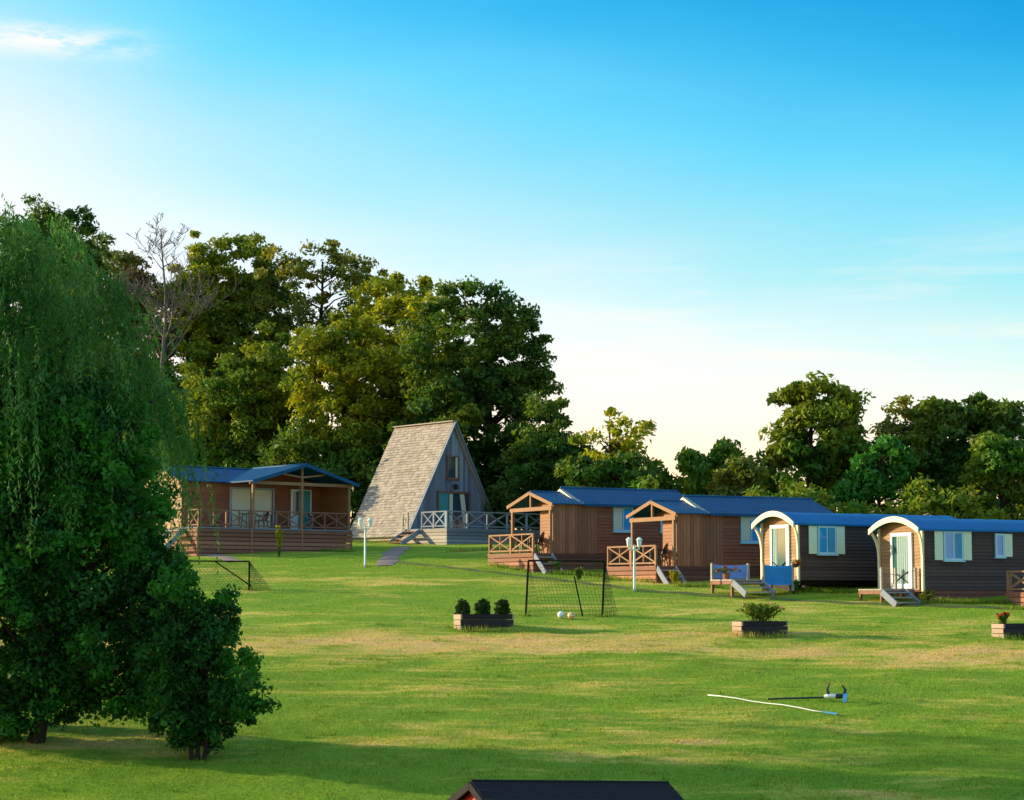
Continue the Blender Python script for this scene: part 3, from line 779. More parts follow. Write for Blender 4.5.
# its deck
d = MB(); y = -3.66
while y < .0: d.box(-.30, 6.3, y, min(y + .112, .02), AZ - .06, AZ - .012); y += .12
dk = d.build('deck', 'grey_wood', af)
s = MB(); s.box(-.12, 6.2, -3.45, -.1, -1.0, AZ - .065)
s.boards((-.30, -3.66, 0), (1, 0, 0), (0, -1, 0), 6.6, -.9, AZ - .012, .15, .02); s.build('deck_skirting', 'grey_wood', dk)
s = MB(); s.boards((-.28, -3.66, 0), (0, 1, 0), (-1, 0, 0), 3.7, -.9, AZ - .012, .15, .02); s.build('lit_end_skirting', 'pale_wood', dk)  # sun on the left face put into paler boards than the front skirting
r = MB(); rail_panel(r, (-.25, -3.6, 0), (6.2, -3.6, 0), AZ, AZ + .84, 5, .06, mid=False); r.build('railing', 'grey_wood', af)
r = MB(); rail_panel(r, (-.25, -3.52, 0), (-.25, -1.62, 0), AZ, AZ + .84, 2, .06); r.build('railing', 'grey_wood', af)
r = MB(); rail_panel(r, (-.25, -.42, 0), (-.25, .0, 0), AZ, AZ + .84, 1, .05); r.build('railing', 'pale_wood', af)
steps((-.32, -.5, 0), (-1.15, 0, 0), (0, -1.05, 0), AZ, -.12, 4, 'steps', 'rail_dull', af)

# ------------------------------------------------------------------ porch furniture
def garden_chair(label, loc, rz, group):
    t = thing('garden_chair', label, 'chair', loc, rz, group)
    s = MB(); s.sheet(lambda u, v: (-.23 + .46 * u, -.22 + .44 * v, .43 - .03 * math.sin(math.pi * u)), 6, 6, .03); s.build('seat', 'black_plastic', t, True)
    b = MB(); b.sheet(lambda u, v: ((u - .5) * (.46 - .16 * v ** 3), .21 + .13 * v + .05 * (1 - (2 * u - 1) ** 2), .43 + .46 * v * (1 - .25 * (2 * u - 1) ** 2)), 10, 10, (0, -.025, 0)); b.build('backrest', 'black_plastic', t, True)
    for x in (-.22, .22):
        for y, dy in ((-.2, -.05), (.2, .07)):
            l = MB(); l.tube([(x, y, .43), (x * 1.15, y + dy, 0)], [.026, .018], 7); l.build('leg', 'black_plastic', t)
        a = MB(); a.tube([(x * 1.1, -.2, .42), (x * 1.15, -.2, .63), (x * 1.15, .22, .66)], .022, 7); a.build('armrest', 'black_plastic', t)
    return t
def porch_table(label, loc, rz):
    t = thing('porch_table', label, 'table', loc, rz, 'dark tables on the porches')
    s = MB(); n = 20; s.prism([(.42 * math.cos(2 * math.pi * i / n), .42 * math.sin(2 * math.pi * i / n)) for i in range(n)], lambda a, b, k: (a, b, .69 + .03 * k)); s.build('tabletop', 'black_plastic', t)
    for i in range(4):
        a = math.pi / 4 + i * math.pi / 2; l = MB(); l.tube([(.25 * math.cos(a), .25 * math.sin(a), .69), (.34 * math.cos(a), .34 * math.sin(a), 0)], .022, 7); l.build('leg', 'black_plastic', t)
    return t
g = 'black garden chairs on the cabin porches'
pc = garden_chair('black plastic chair nearest the steps on the porch right of the A-frame', local(c2o, 30, -.42, .62, .74), R(30 + 215), g)
porch_table('round black table on the porch of the cabin beside the A-frame', local(c2o, 30, -.30, 1.32, .74), R(30))
dup(pc, local(c2o, 30, -.15, 2.05, .74), R(30 - 10), 'black plastic chair by the crossed railing, porch right of the A-frame')
dup(pc, local(c3o, 27, -.42, .58, .74), R(27 + 215), 'black plastic chair nearest the steps on the porch behind the double lamp')
porch_table('round black table on the porch behind the double lamp post', local(c3o, 27, -.30, 1.28, .74), R(27))
dup(pc, local(c3o, 27, -.15, 2.0, .74), R(27 + 5), 'black plastic chair by the crossed railing, porch behind the double lamp')
dup(pc, local(o1, TH1, 4.4, 1.35, ZF - .01), R(TH1 + 70), 'black plastic chair on the chalet veranda right of its open door')
dup(pc, local(o1, TH1, 1.2, 1.2, ZF - .01), R(TH1 - 100), 'black plastic chair on the chalet veranda before the glazed doors')
porch_table('round black table on the chalet veranda before the pale curtains', local(o1, TH1, .4, 1.1, ZF - .01), R(TH1))

# ------------------------------------------------------------------ lamp posts
def lamp_post(label, px, py, h, rz):
    t = thing('lamp_post', label, 'lamp', gpix(px, py), rz, 'white twin headed lamp posts on the lawn')
    p = MB(); p.tube([(0, 0, -.2), (0, 0, .02), (0, 0, .05), (0, 0, h - .3), (0, 0, h - .12)], [.08, .08, .046, .04, .038], 10); p.build('post', 'mint', t, True)
    for s in (-1, 1):
        a = MB(); a.tube([(0, 0, h - .28), (s * .1, 0, h - .30), (s * .2, 0, h - .26), (s * .2, 0, h - .2)], .025, 7); a.build('arm', 'mint', t)
        l = MB(); l.tube([(s * .2, 0, h - .21), (s * .2, 0, h - .16), (s * .2, 0, h + .02), (s * .2, 0, h + .06)], [.045, .075, .095, .085], 8); ll = l.build('lantern', 'lampglass', t)
        c = MB(); c.tube([(s * .2, 0, h + .062), (s * .2, 0, h + .08), (s * .2, 0, h + .16)], [.13, .12, .03], 8); c.build('cap', 'mint', ll)
    return t
lamp_post('white twin headed lamp post standing before the shingled A-frame roof', 365, 567, 1.92, R(10))
lamp_post('white twin headed lamp post standing before the brown cabin porch railing', 634.5, 591, 1.82, R(15))

# ------------------------------------------------------------------ football goals and balls
def net_patch(mb, a, b, c, d, n, m, r=.004):
    """net between corner points a-b (top) and d-c (bottom)"""
    a, b, c, d = map(Vector, (a, b, c, d))
    P = lambda u, v: a.lerp(b, u).lerp(d.lerp(c, u), v)
    for i in range(n + 1): mb.tube([P(i / n, j / 4) for j in range(5)], r, 3, False)
    for j in range(m + 1): mb.tube([P(i / 4, j / m) for i in range(5)], r, 3, False)
def goal(label, A, B, h, back, lean=0., stays=True):
    t = thing('football_goal', label, 'goal', A, 0, 'small football goals on the lawn')
    A0 = Vector((0, 0, 0)); B0 = B - A; bk = Vector(back)
    up = Vector((0, 0, h))
    q = [A0 + bk, B0 + bk]
    for i, p in enumerate(q):
        w = A + p; q[i] = Vector((p.x, p.y, float(ground(w.x, w.y)) - A.z + .02))
    l = Vector((lean, 0, 0))
    for p in (A0, B0):
        k = MB(); k.tube([p - Vector((0, 0, .1)), p + up + l], .035, 8); k.build('post', 'goal', t)
    k = MB(); k.tube([A0 + up + l, B0 + up + l], .03, 8); k.build('crossbar', 'goal', t)
    if stays:
        k = MB(); k.tube([A0.lerp(B0, .62) + up * .72 + bk * .1, A0.lerp(B0, .70) + bk * .25 + Vector((0, 0, -.04))], .026, 7); k.build('stay', 'goal', t)
    else:
        k = MB(); k.tube([A0.lerp(B0, .55) + up, A0.lerp(B0, .95) + bk * .3 + Vector((0, 0, .15))], .026, 7); k.build('stay', 'goal', t)
    nm = MB()
    net_patch(nm, A0 + up + l, B0 + up + l, q[1], q[0], 22, 16, .005)
    net_patch(nm, B0 + up + l, B0 + up * .98 + l + bk * .02, q[1], B0, 8, 14, .006); net_patch(nm, A0 + up + l, A0 + up * .98 + l + bk * .02, q[0], A0, 8, 14)
    nt = nm.build('net', 'net', t)
    return t
A = gpix(525.5, 616); B = gpix(602, 617)
goal('black football goal with net and two balls in front of brown cabins', A, B, 1.86, (.55, .35, 0), .10)
A2 = gpix(172, 590); B2 = gpix(249, 590.5)
goal('low black football goal half hidden by the dark bush', A2, B2, 1.08, (.75, .5, 0), 0., False)

def ball(label, px, py, r, mat, seams):
    p = gpix(px, py); m = MB(); n = 14
    for i in range(n):
        pass
    import bmesh
    bm = bmesh.new(); bmesh.ops.create_icosphere(bm, subdivisions=3, radius=r)
    me = bpy.data.meshes.new('ball'); bm.to_mesh(me); bm.free()
    me.polygons.foreach_set('use_smooth', [True] * len(me.polygons)); me.materials.append(M[mat])
    o = bpy.data.objects.new('football', me); COL.objects.link(o); o.location = p + Vector((0, 0, r + .01))
    tag(o, label, 'ball', 'balls lying in the goal')
    s = MB()
    for ax in range(3):
        pts = []
        for i in range(25):
            a = 2 * math.pi * i / 24; v = [math.cos(a), math.sin(a), 0]; v = v[-ax:] + v[:-ax] if ax else v
            pts.append(Vector(v) * (r + .001))
        s.tube(pts, .006, 4, False)
    s.build('seam', seams, o)
ball('white ball lying in the goal net', 561, 618.5, .115, 'ball_white', 'frame_blue')
ball('orange ball lying in the goal net', 571, 619.5, .115, 'ball_orange', 'white')

# ------------------------------------------------------------------ leaves
def leaf_quads(C, rad, per, size, rng, flat=.75, shape=.45, up=.5, power=.6):
    """rhombic leaves scattered in clumps: C (n,3) centres, rad (n,) radii"""
    n = len(C); k = n * per
    ci = np.repeat(np.arange(n), per)
    d = rng.normal(size=(k, 3)); d /= np.linalg.norm(d, axis=1)[:, None]
    r = rng.uniform(0, 1, k) ** power
    P = C[ci] + d * (r * rad[ci])[:, None] * np.array([1, 1, flat])
    nrm = rng.normal(size=(k, 3)) + d * .6 + np.array([0, 0, up]); nrm /= np.linalg.norm(nrm, axis=1)[:, None]
    a = np.cross(nrm, rng.normal(size=(k, 3))); a /= np.linalg.norm(a, axis=1)[:, None]
    b = np.cross(nrm, a)
    s = size * rng.uniform(.45, 1.4, k)
    a *= s[:, None]; b *= (s * shape)[:, None]
    droop = nrm * (s * .18)[:, None]
    return np.stack([P - a - droop, P + b, P + a - droop, P - b], 1).reshape(-1, 3)

def clumps(lobes, rng, spacing, jitter=.14, hollow=.45, gap=0., dens=2.0):
    out = []; rr = []; own = []
    for li, (cx, cy, cz, rx, ry, rz) in enumerate(lobes):
        n = int(max(6, 4.2 * (rx * ry * rz) ** (2 / 3) / spacing ** 2 * dens))
        d = rng.normal(size=(n, 3)); d /= np.linalg.norm(d, axis=1)[:, None]
        r = rng.uniform(hollow, 1., n) ** .7 * (1 + rng.normal(size=n) * jitter)
        P = np.array([cx, cy, cz]) + d * r[:, None] * np.array([rx, ry, rz])
        if gap > 0:
            q = P * .55 + li
            v = np.sin(q[:, 0] * 1.9 + 1.3 * np.sin(q[:, 2] * 1.7)) * np.sin(q[:, 2] * 2.1 + q[:, 1] * 1.3)
            P = P[v > -1 + gap * 1.3]
        out.append(P); rr.append(spacing * rng.uniform(.4, 1.2, len(P)))
    return np.concatenate(out), np.concatenate(rr)

def tree(name, label, cat, base, lobes, leaf, seed, spacing=.85, per=140, size=.15, group=None, bark='bark', trunk_r=.28, limbs=26, gap=.2, hollow=.4, flat=.62, lean=(0, 0), trunk_top=None, shape=.5, forks=1, jitter=.15, dens=1.8):
    rng = np.random.default_rng(seed); rd = random.Random(seed)
    t = thing(name, label, cat, base, 0, group)
    C, rad = clumps(lobes, rng, spacing, jitter, hollow, gap, dens)
    zmin = min(.3, spacing * .4)
    C = C[C[:, 2] > zmin]; rad = rad[:len(C)]
    quads('crown', leaf_quads(C, rad, per, size, rng, flat, shape), leaf, t)
    top = max(l[2] for l in lobes) if trunk_top is None else trunk_top
    mb = MB()
    cxm = sum(l[0] for l in lobes) / len(lobes); cym = sum(l[1] for l in lobes) / len(lobes)
    stems = []
    for fk in range(forks):
        ox = (fk - (forks - 1) / 2) * trunk_r * 1.6
        pts = []; n = 7
        for i in range(n + 1):
            f = i / n
            pts.append(Vector((ox * (1 + 3 * f) + cxm * f ** 1.5 + rd.uniform(-.12, .12) * top * .06 * (i > 0) + lean[0] * f, cym * f ** 1.5 + rd.uniform(-.1, .1) * top * .05 * (i > 0) + lean[1] * f, -.3 + (top + .3) * f)))
        rads = [trunk_r * (1.35 if i == 0 else 1) * (1 - .78 * i / n) for i in range(n + 1)]
        mb.tube(pts, rads, 9); stems.append((pts, rads))
    sel = rng.permutation(len(C))[:limbs]
    for i in sel:
        pts, rads = stems[rd.randrange(forks)]
        tip = Vector(C[i]); zt = max(.15 * top, min(top * .92, tip.z - (Vector((tip.x, tip.y, 0)) - Vector((pts[3].x, pts[3].y, 0))).length * rd.uniform(.35, .8)))
        f = (zt + .3) / (top + .3) * 7; j = int(min(6, max(0, f))); s = pts[j].lerp(pts[j + 1], f - j if f - j < 1 else 1)
        r0 = rads[j] * .45 + .01
        m1 = s.lerp(tip, .35) + Vector((rd.uniform(-.2, .2), rd.uniform(-.2, .2), rd.uniform(-.05, .3))); m2 = s.lerp(tip, .7) + Vector((rd.uniform(-.2, .2), rd.uniform(-.2, .2), rd.uniform(0, .3)))
        mb.tube([s, m1, m2, tip], [r0, r0 * .7, r0 * .42, r0 * .14], 6)
    mb.build('trunk', bark, t, True)
    return t

def px_lobes(base, Y, lst):
    """crown lobes given as picture centre and half sizes at the tree's own distance -> metres from its foot"""
    out = []
    for (px, py, rx, rz, dy) in lst:
        c = at(px, py, Y + dy); s = F / (Y + dy)
        ax = rx / s
        out.append((c.x - base.x, dy, c.z - base.z, ax, min(ax, rz / s) * .9 + .2, rz / s))
    return out

def ptree(name, label, px, Y, lst, leaf, seed, cat='tree', **kw):
    if cat == 'tree': kw['gap'] = min(.75, kw.get('gap', .2) + .12); kw.setdefault('hollow', .5)
    if px < 560: Y += 3 + (560 - px) / 500 * 22
    x = (px - 512) / F * Y * math.cos(PITCH)
    b = Vector((x, Y, float(ground(x, Y)) - .05))
    return tree(name, label, cat, b, px_lobes(b, Y, lst), leaf, seed, **kw)

G = 'tall broadleaf trees of the wood behind the chalet'
ptree('broadleaf_tree', 'tall dark tree rising highest behind the willow', 60, 112, [(52, 255, 50, 54, 0), (30, 290, 60, 66, 1), (92, 290, 46, 44, -1), (75, 345, 62, 60, 0), (60, 420, 70, 80, 0)], 'lf_dark', 11, group=G, gap=0, dens=2.3)
ptree('broadleaf_tree', 'rusty brown tree beside the bare tree, behind the willow', 118, 106, [(112, 290, 38, 45, 0), (135, 340, 40, 60, 0), (115, 410, 55, 70, 0)], 'lf_rust', 12, group=G, gap=.2)
ptree('broadleaf_tree', 'yellowish green tree right below the bare branches', 182, 110, [(178, 320, 34, 50, 0), (200, 290, 30, 45, 1), (190, 380, 45, 70, 0), (185, 450, 50, 60, 0)], 'lf_gold', 13, group=G, gap=.0)
ptree('broadleaf_tree', 'broad tree with a rounded grey green top right of the bare tree', 238, 114, [(238, 272, 46, 38, 0), (215, 310, 40, 50, 0), (262, 315, 38, 50, 0), (238, 380, 58, 75, 0), (238, 450, 60, 60, 0)], 'lf_mid', 14, group=G, gap=.08)
ptree('broadleaf_tree', 'tall airy tree with sky showing through its crown', 312, 116, [(290, 290, 42, 40, -1), (345, 282, 42, 34, 0), (318, 262, 40, 18, 0), (365, 300, 26, 30, 0), (310, 350, 60, 45, 0), (310, 430, 65, 60, 0)], 'lf_olive', 15, group=G, gap=.55, hollow=.55, per=90)
ptree('broadleaf_tree', 'tree with golden sunlit top in the middle of the wood', 392, 113, [(385, 298, 36, 24, 0), (410, 292, 36, 20, 1), (372, 330, 36, 38, -1), (415, 345, 40, 45, 0), (392, 410, 55, 70, 0)], 'lf_gold', 16, group=G, gap=.3)
ptree('broadleaf_tree', 'huge dark spreading tree behind the A-frame hut', 490, 109, [(470, 302, 48, 22, 0), (510, 325, 32, 34, 0), (505, 368, 46, 42, 0), (450, 350, 46, 50, -1.5), (528, 420, 36, 62, 0), (480, 430, 75, 70, 0), (495, 490, 70, 55, 0), (440, 420, 45, 60, -2)], 'lf_dark', 17, group=G, gap=.25, trunk_r=.5, limbs=40)
ptree('broadleaf_tree', 'golden lit tree in front of the wood above the chalet roof', 345, 105, [(318, 352, 32, 30, -1), (350, 345, 40, 28, 0), (320, 385, 30, 30, -1), (375, 380, 40, 45, 0), (345, 430, 55, 45, 0)], 'lf_gold', 18, group=G, gap=.22)
ptree('broadleaf_tree', 'yellow green tree lit from the left beside the A-frame ridge', 432, 110, [(430, 340, 32, 42, 0), (420, 390, 35, 40, 0), (455, 385, 38, 40, 0), (420, 430, 42, 40, 0)], 'lf_gold', 19, group=G, gap=.3)
ptree('broadleaf_tree', 'dark green tree behind the chalet roof', 240, 105, [(232, 400, 48, 50, 0), (270, 385, 42, 55, 0), (210, 440, 40, 50, 0), (262, 450, 50, 50, 0)], 'lf_mid', 20, group=G, gap=.05)
ptree('broadleaf_tree', 'dark green tree filling the gap left of the chalet', 175, 106, [(165, 430, 50, 60, 0), (150, 490, 50, 50, 0), (195, 460, 36, 50, 0)], 'lf_dark', 21, group=G, gap=.0)
ptree('broadleaf_tree', 'dark leafy tree between chalet and A-frame hut', 335, 103.5, [(335, 455, 45, 45, 0), (375, 450, 40, 45, .5), (310, 480, 40, 40, 0)], 'lf_mid', 22, group=G, gap=.15)
ptree('broadleaf_tree', 'dark bushy tree at the right foot of the wood', 552, 106, [(545, 440, 30, 45, 0), (560, 465, 36, 45, 0), (530, 490, 40, 45, 0)], 'lf_dark', 23, group=G, gap=.2)
G2 = 'bushy trees in the hedge line behind the cabins'
ptree('small_tree', 'small open tree with sky behind its thin golden crown', 612, 104, [(598, 425, 30, 18, 0), (628, 432, 26, 24, 0), (590, 450, 24, 22, 0), (622, 462, 34, 24, 0)], 'lf_gold', 31, group=G2, gap=.62, hollow=.6, per=60, dens=1.2, size=.17, spacing=.8, trunk_r=.16)
ptree('hedge_shrub', 'dark bush under the small open tree', 610, 102, [(590, 480, 32, 30, 0), (632, 482, 36, 26, 0), (655, 490, 22, 20, 0)], 'lf_dark', 32, cat='bush', group=G2, spacing=.8, size=.17, gap=.15, trunk_r=.1)
ptree('hedge_shrub', 'spiky dark bush with two upright tips right of the small tree', 708, 103, [(690, 474, 17, 18, 0), (726, 470, 18, 24, 0), (727, 452, 8, 16, 0), (688, 462, 8, 12, 0), (708, 488, 45, 20, 0)], 'lf_mid', 33, cat='bush', group=G2, spacing=.75, size=.17, gap=.15, trunk_r=.1)
ptree('hedge_shrub', 'brownish upright bush left of the big round tree', 738, 101, [(738, 482, 22, 22, 0), (730, 495, 28, 16, 0)], 'lf_olive', 34, cat='bush', group=G2, spacing=.7, size=.16, gap=.2, trunk_r=.1)
ptree('broadleaf_tree', 'tall round tree with sunlit left side behind the first caravan', 812, 106, [(818, 402, 34, 20, 0), (790, 408, 26, 22, 0), (842, 420, 24, 34, 0), (772, 440, 22, 30, 0), (818, 440, 46, 42, .5), (795, 480, 50, 34, 0), (845, 475, 36, 36, 0)], 'lf_mid', 35, group=G2, gap=.5, spacing=.9, size=.19)
ptree('small_tree', 'bright green low tree between the two tall right hand trees', 880, 102, [(878, 470, 24, 24, 0), (892, 455, 16, 20, 0), (870, 490, 30, 18, 0)], 'lf_green', 36, group=G2, spacing=.75, size=.17, gap=.15, trunk_r=.14)
ptree('small_tree', 'pale thin tree standing behind the bright green low tree', 908, 112, [(905, 420, 22, 16, 0), (925, 415, 20, 12, 0), (900, 445, 24, 24, 0), (930, 440, 30, 30, 0)], 'lf_olive', 37, group=G2, gap=.45, spacing=.9, size=.18, per=80)
ptree('broadleaf_tree', 'tall dark tree with a ragged top above the second caravan', 962, 106, [(965, 412, 26, 18, 0), (995, 418, 22, 26, 0), (942, 432, 30, 30, 0), (975, 445, 48, 40, 0), (925, 460, 34, 36, 0), (955, 482, 60, 30, 0), (1012, 440, 20, 34, 0)], 'lf_dark', 38, group=G2, gap=.25, spacing=.9, size=.19)
ptree('small_tree', 'light green tree at the right edge before the dark ragged tree', 1003, 101, [(1000, 462, 26, 28, 0), (1025, 470, 30, 34, 0), (985, 485, 26, 22, 0)], 'lf_mid', 39, group=G2, spacing=.8, size=.17, gap=.2, trunk_r=.14)

# undergrowth below the wood and the rough hedge behind the caravans
def hedge(name, label, x0, x1, Y, top, leaf, seed, cat='hedge', depth=2.0, spacing=.7, size=.17):
    rng = np.random.default_rng(seed); pts = []; rad = []
    n = int((x1 - x0) * 3.2 * 2.2)
    a = (x0 - 512) / F * Y; b = (x1 - 512) / F * Y; o = Vector(((a + b) / 2, Y, float(ground((a + b) / 2, Y))))
    n = int((b - a) * depth * 3.5)
    x = rng.uniform(a, b, n); y = Y + rng.uniform(-.5, .5, n) * depth
    hz = (top * (1 + .25 * np.sin(x * .9 + seed) + .15 * np.sin(x * 2.3)))
    z = ground(x, y) + hz * rng.uniform(.05, 1, n) ** .7
    C = np.stack([x - o.x, y - o.y, z - o.z], -1)
    t = thing(name, label, cat, o)
    quads('foliage', leaf_quads(C, np.full(n, spacing), 70, size, rng, .8), leaf, t)
    mb = MB(); k = int((b - a) / 1.2)
    for i in range(k):
        xx = a + (b - a) * (i + .5) / k; zz = float(ground(xx, Y)); hh = top * .7
        mb.tube([(xx - o.x, 0, zz - o.z - .2), (xx - o.x + .1, .1, zz - o.z + hh * .6), (xx - o.x - .05, 0, zz - o.z + hh)], [.05, .035, .015], 6)
    mb.build('stems', 'bark', t)
    return t
hedge('undergrowth_hedge', 'dark undergrowth along the foot of the wood', 60, 620, 114.5, 4.4, 'lf_dark', 51, depth=2.5, spacing=.9, size=.22)
hedge('rough_hedge', 'rough green hedge running behind the caravan roofs', 640, 1075, 98, 2.35, 'lf_mid', 52, depth=2.0)
hedge('dark_hedge', 'dark hedge filling the gaps under the trees on the right', 560, 1080, 110, 3.9, 'lf_dark', 53, depth=2.5, spacing=.9, size=.22)

# bare tree
def bare_tree(label, px, Y, toppy, seed):
    rd = random.Random(seed); x = (px - 512) / F * Y
    b = Vector((x, Y, float(ground(x, Y)))); H = at(px, toppy, Y).z - b.z
    t = thing('bare_tree', label, 'tree', b)
    mb = MB(); tw = MB()
    def grow(p, d, ln, r, lev):
        pts = [p]; rr = [r]
        for i in range(5):
            d = (d + Vector((rd.uniform(-.22, .22), rd.uniform(-.22, .22), rd.uniform(-.04, .14)))).normalized()
            pts.append(pts[-1] + d * ln / 5); rr.append(max(.014, r * (1 - .16 * (i + 1))))
        tw.tube(pts, rr, 4, False)
        if lev >= 4: return
        for k in range(3):
            j = rd.choice((1, 2, 3, 4, 5))
            ax = Vector((rd.uniform(-1, 1), rd.uniform(-1, 1), rd.uniform(-.2, .7))).normalized()
            grow(pts[j], (d * .7 + ax * .8).normalized(), ln * rd.uniform(.45, .7), max(.016, rr[j] * .6), lev + 1)
    pts = [Vector((.22 * math.sin(i * 1.1) * i / 10, .1 * math.cos(i * .8), -.2 + (H + .2) * .93 * i / 10)) for i in range(11)]
    rads = [.24 * (1 - .88 * i / 10) for i in range(11)]
    mb.tube(pts, rads, 8)
    for k in range(20):
        f = rd.uniform(.55, .99); j = int(f * 10); p = pts[j].lerp(pts[min(10, j + 1)], f * 10 - j)
        a = k * 2.4 + rd.uniform(-.4, .4); up = rd.uniform(.25, .9)
        grow(p, Vector((math.cos(a), math.sin(a) * .6, up)).normalized(), (1.02 - f) * H * .32 + .8, rads[j] * .55, 1)
    mb.build('trunk', 'bark_pale', t, True); tw.build('branch', 'bark_pale', t)
bare_tree('leafless pale tree standing out against the sky behind the willow', 160, 119, 206, 4)

# ------------------------------------------------------------------ the near trees at the left
# willow
rng = np.random.default_rng(77); rd = random.Random(77)
wb = gpix(-28, 722); wY = wb.y
wt = thing('weeping_willow', 'large weeping willow with long hanging strands at the left edge', 'tree', wb)
topz = at(0, 214, wY).z - wb.z
hw = (172 + 28) / F * wY
def dome(n):
    """points on the willow's outline: broad dome, lower and fuller to the right"""
    a = rng.uniform(0, 2 * np.pi, n); q = rng.uniform(0, 1, n) ** .62
    r = hw * q * (1 + rng.normal(size=n) * .05); z = topz * (1 - .40 * q ** 2.0) + rng.normal(size=n) * .25
    return np.stack([r * np.cos(a), r * np.sin(a) * .85, z], -1)
B = dome(150)
VV = []; S = []
for bp in B:
    Lb = rng.uniform(1.2, 4.4); nb = int(rng.uniform(7, 17)); sp_ = rng.uniform(.18, .42)
    for k in range(nb):
        p = bp + rng.normal(size=3) * sp_ * np.array([1, 1, .5]); S.append(p)
        L = Lb * rng.uniform(.55, 1.15); n = int(L / .06); f = np.linspace(0, 1, n)
        out = np.array([p[0], p[1], 0]); out /= (np.linalg.norm(out) + 1e-6)
        P = p + np.outer(np.sin(f * 1.4) * .55, out) + np.outer(-f ** 1.35 * L, [0, 0, 1]) + np.cumsum(rng.normal(size=(n, 3)) * .014, 0)
        a = rng.normal(size=(n, 3)) * .55 + np.array([0, 0, -1.0]); a /= np.linalg.norm(a, axis=1)[:, None]
        b = np.cross(a, rng.normal(size=(n, 3))); b /= np.linalg.norm(b, axis=1)[:, None]
        s = rng.uniform(.05, .10, n)[:, None]; P = P + a * s
        VV.append(np.stack([P - a * s, P + b * s * .24, P + a * s, P - b * s * .24], 1).reshape(-1, 3))
S = np.array(S)
crown = quads('crown', np.concatenate(VV), 'lf_willow', wt)
C, rad = clumps([(0, 0, topz * .62, hw * .72, hw * .6, topz * .34)], rng, 1.0, .1, .3, .1)
quads('inner_foliage', leaf_quads(C, rad, 90, .13, rng, .9, .3), 'lf_willow', wt)
mb = MB(); mb.tube([(0, 0, -.4), (.1, 0, 1.5), (-.1, .1, 4), (.1, 0, topz * .6)], [.55, .42, .36, .2], 12)
for i in range(30):
    tip = Vector(S[i * 7]); s = Vector((0, 0, rd.uniform(2.5, topz * .55))); m = s.lerp(tip, .55) + Vector((0, 0, .8)); mb.tube([s, m, tip], [.14, .08, .02], 6)
mb.build('trunk', 'bark', wt, True)

# broadleaf tree in front of it, leaning trunk
fb = gpix(34, 742); fY = fb.y
ft = tree('leaning_tree', 'dark broadleaf tree with a leaning trunk in front of the willow', 'tree', fb,
          px_lobes(fb, fY, [(30, 430, 95, 75, .3), (95, 450, 70, 62, 0), (60, 540, 130, 90, 0), (125, 510, 48, 62, 0), (142, 575, 46, 62, 0), (25, 600, 100, 95, 0), (110, 630, 85, 68, 0), (-20, 520, 90, 150, 0), (20, 672, 85, 40, 0), (-20, 700, 50, 45, .3), (100, 672, 70, 40, 0), (150, 655, 45, 45, 0), (15, 712, 55, 34, 0), (62, 700, 40, 24, .2), (120, 695, 40, 26, .2)]),
          'lf_front', 81, spacing=.5, per=150, size=.072, trunk_r=.17, limbs=60, gap=.3, hollow=.45, flat=.8, lean=(1.1, 0), shape=.55)
bb = gpix(197, 760); bY = bb.y
tree('multi_stem_bush', 'dark leafy bush with short twin stems at the right of the leaning tree', 'bush', bb,
     px_lobes(bb, bY, [(205, 640, 42, 45, 0), (226, 682, 32, 36, 0), (180, 670, 42, 50, 0), (203, 712, 42, 26, 0), (190, 725, 30, 18, 0), (200, 738, 30, 13, 0), (228, 722, 24, 18, 0), (170, 722, 20, 16, 0), (185, 605, 30, 40, 0), (248, 705, 18, 18, 0), (165, 690, 30, 42, 0), (250, 676, 12, 22, 0), (222, 620, 16, 30, 0)]),
     'lf_front', 82, jitter=.2, dens=1.6, spacing=.32, per=85, size=.064, trunk_r=.06, limbs=46, gap=.3, hollow=.3, flat=.8, shape=.55, forks=3, trunk_top=1.9)

# ------------------------------------------------------------------ planters
def planter(label, px0, px1, py, h, depth, theta, mat='black_wood'):
    a = gpix(px0, py); L = (px1 - px0) / (F / a.y) / math.cos(R(theta))
    t = thing('wooden_planter', label, 'planter', a, R(theta), 'low black timber planters on the lawn')
    m = MB(); bh = h / 3
    for i in range(3):
        z = i * bh - .04 * (i == 0)
        m.box(0, L, 0, .05, z, (i + 1) * bh - .012); m.box(0, L, depth - .05, depth, z, (i + 1) * bh - .012)
    m.build('side_board', mat, t)
    for (x0, x1) in ((-.02, .04), (L - .04, L + .02)):
        m = MB()
        for i in range(3):
            m.box(x0, x1, -.012 + .02 * (i % 2), depth + .012 - .02 * (i % 2), i * bh - .04 * (i == 0), (i + 1) * bh - .02)
        m.build('end_board', 'pale_end', t)  # ends paler than the sides: sun from the left put into their colour
    m = MB(); m.sheet(lambda u, v: (.045 + (L - .09) * u, .055 + (depth - .11) * v, h - .06 + .02 * math.sin(u * 13) * math.cos(v * 7)), 10, 5, .1); m.build('soil', 'soil', t)
    return t, a, L
p1, a1, L1 = planter('black timber planter holding three clipped round bushes', 461, 513, 631, .54, .62, 22)
for i, lb in enumerate(('leftmost of the three clipped bushes in the black planter', 'middle one of three clipped bushes in the black planter', 'rightmost of the three clipped bushes in the black planter')):
    c = local(a1, 22, .17 + i * (L1 - .42) / 2, .31, .48)
    tree('clipped_bush', lb, 'bush', c, [(0, 0, .25, .235, .22, .29), (0, 0, .14, .225, .22, .18)], 'lf_box', 90 + i, spacing=.08, dens=3.0, per=60, size=.03, group='clipped bushes in the planter', trunk_r=.02, limbs=10, gap=0, hollow=.3, jitter=.07, trunk_top=.4)
p2, a2, L2 = planter('black timber planter with a loose flowering plant', 742, 790, 636, .46, .6, 22)
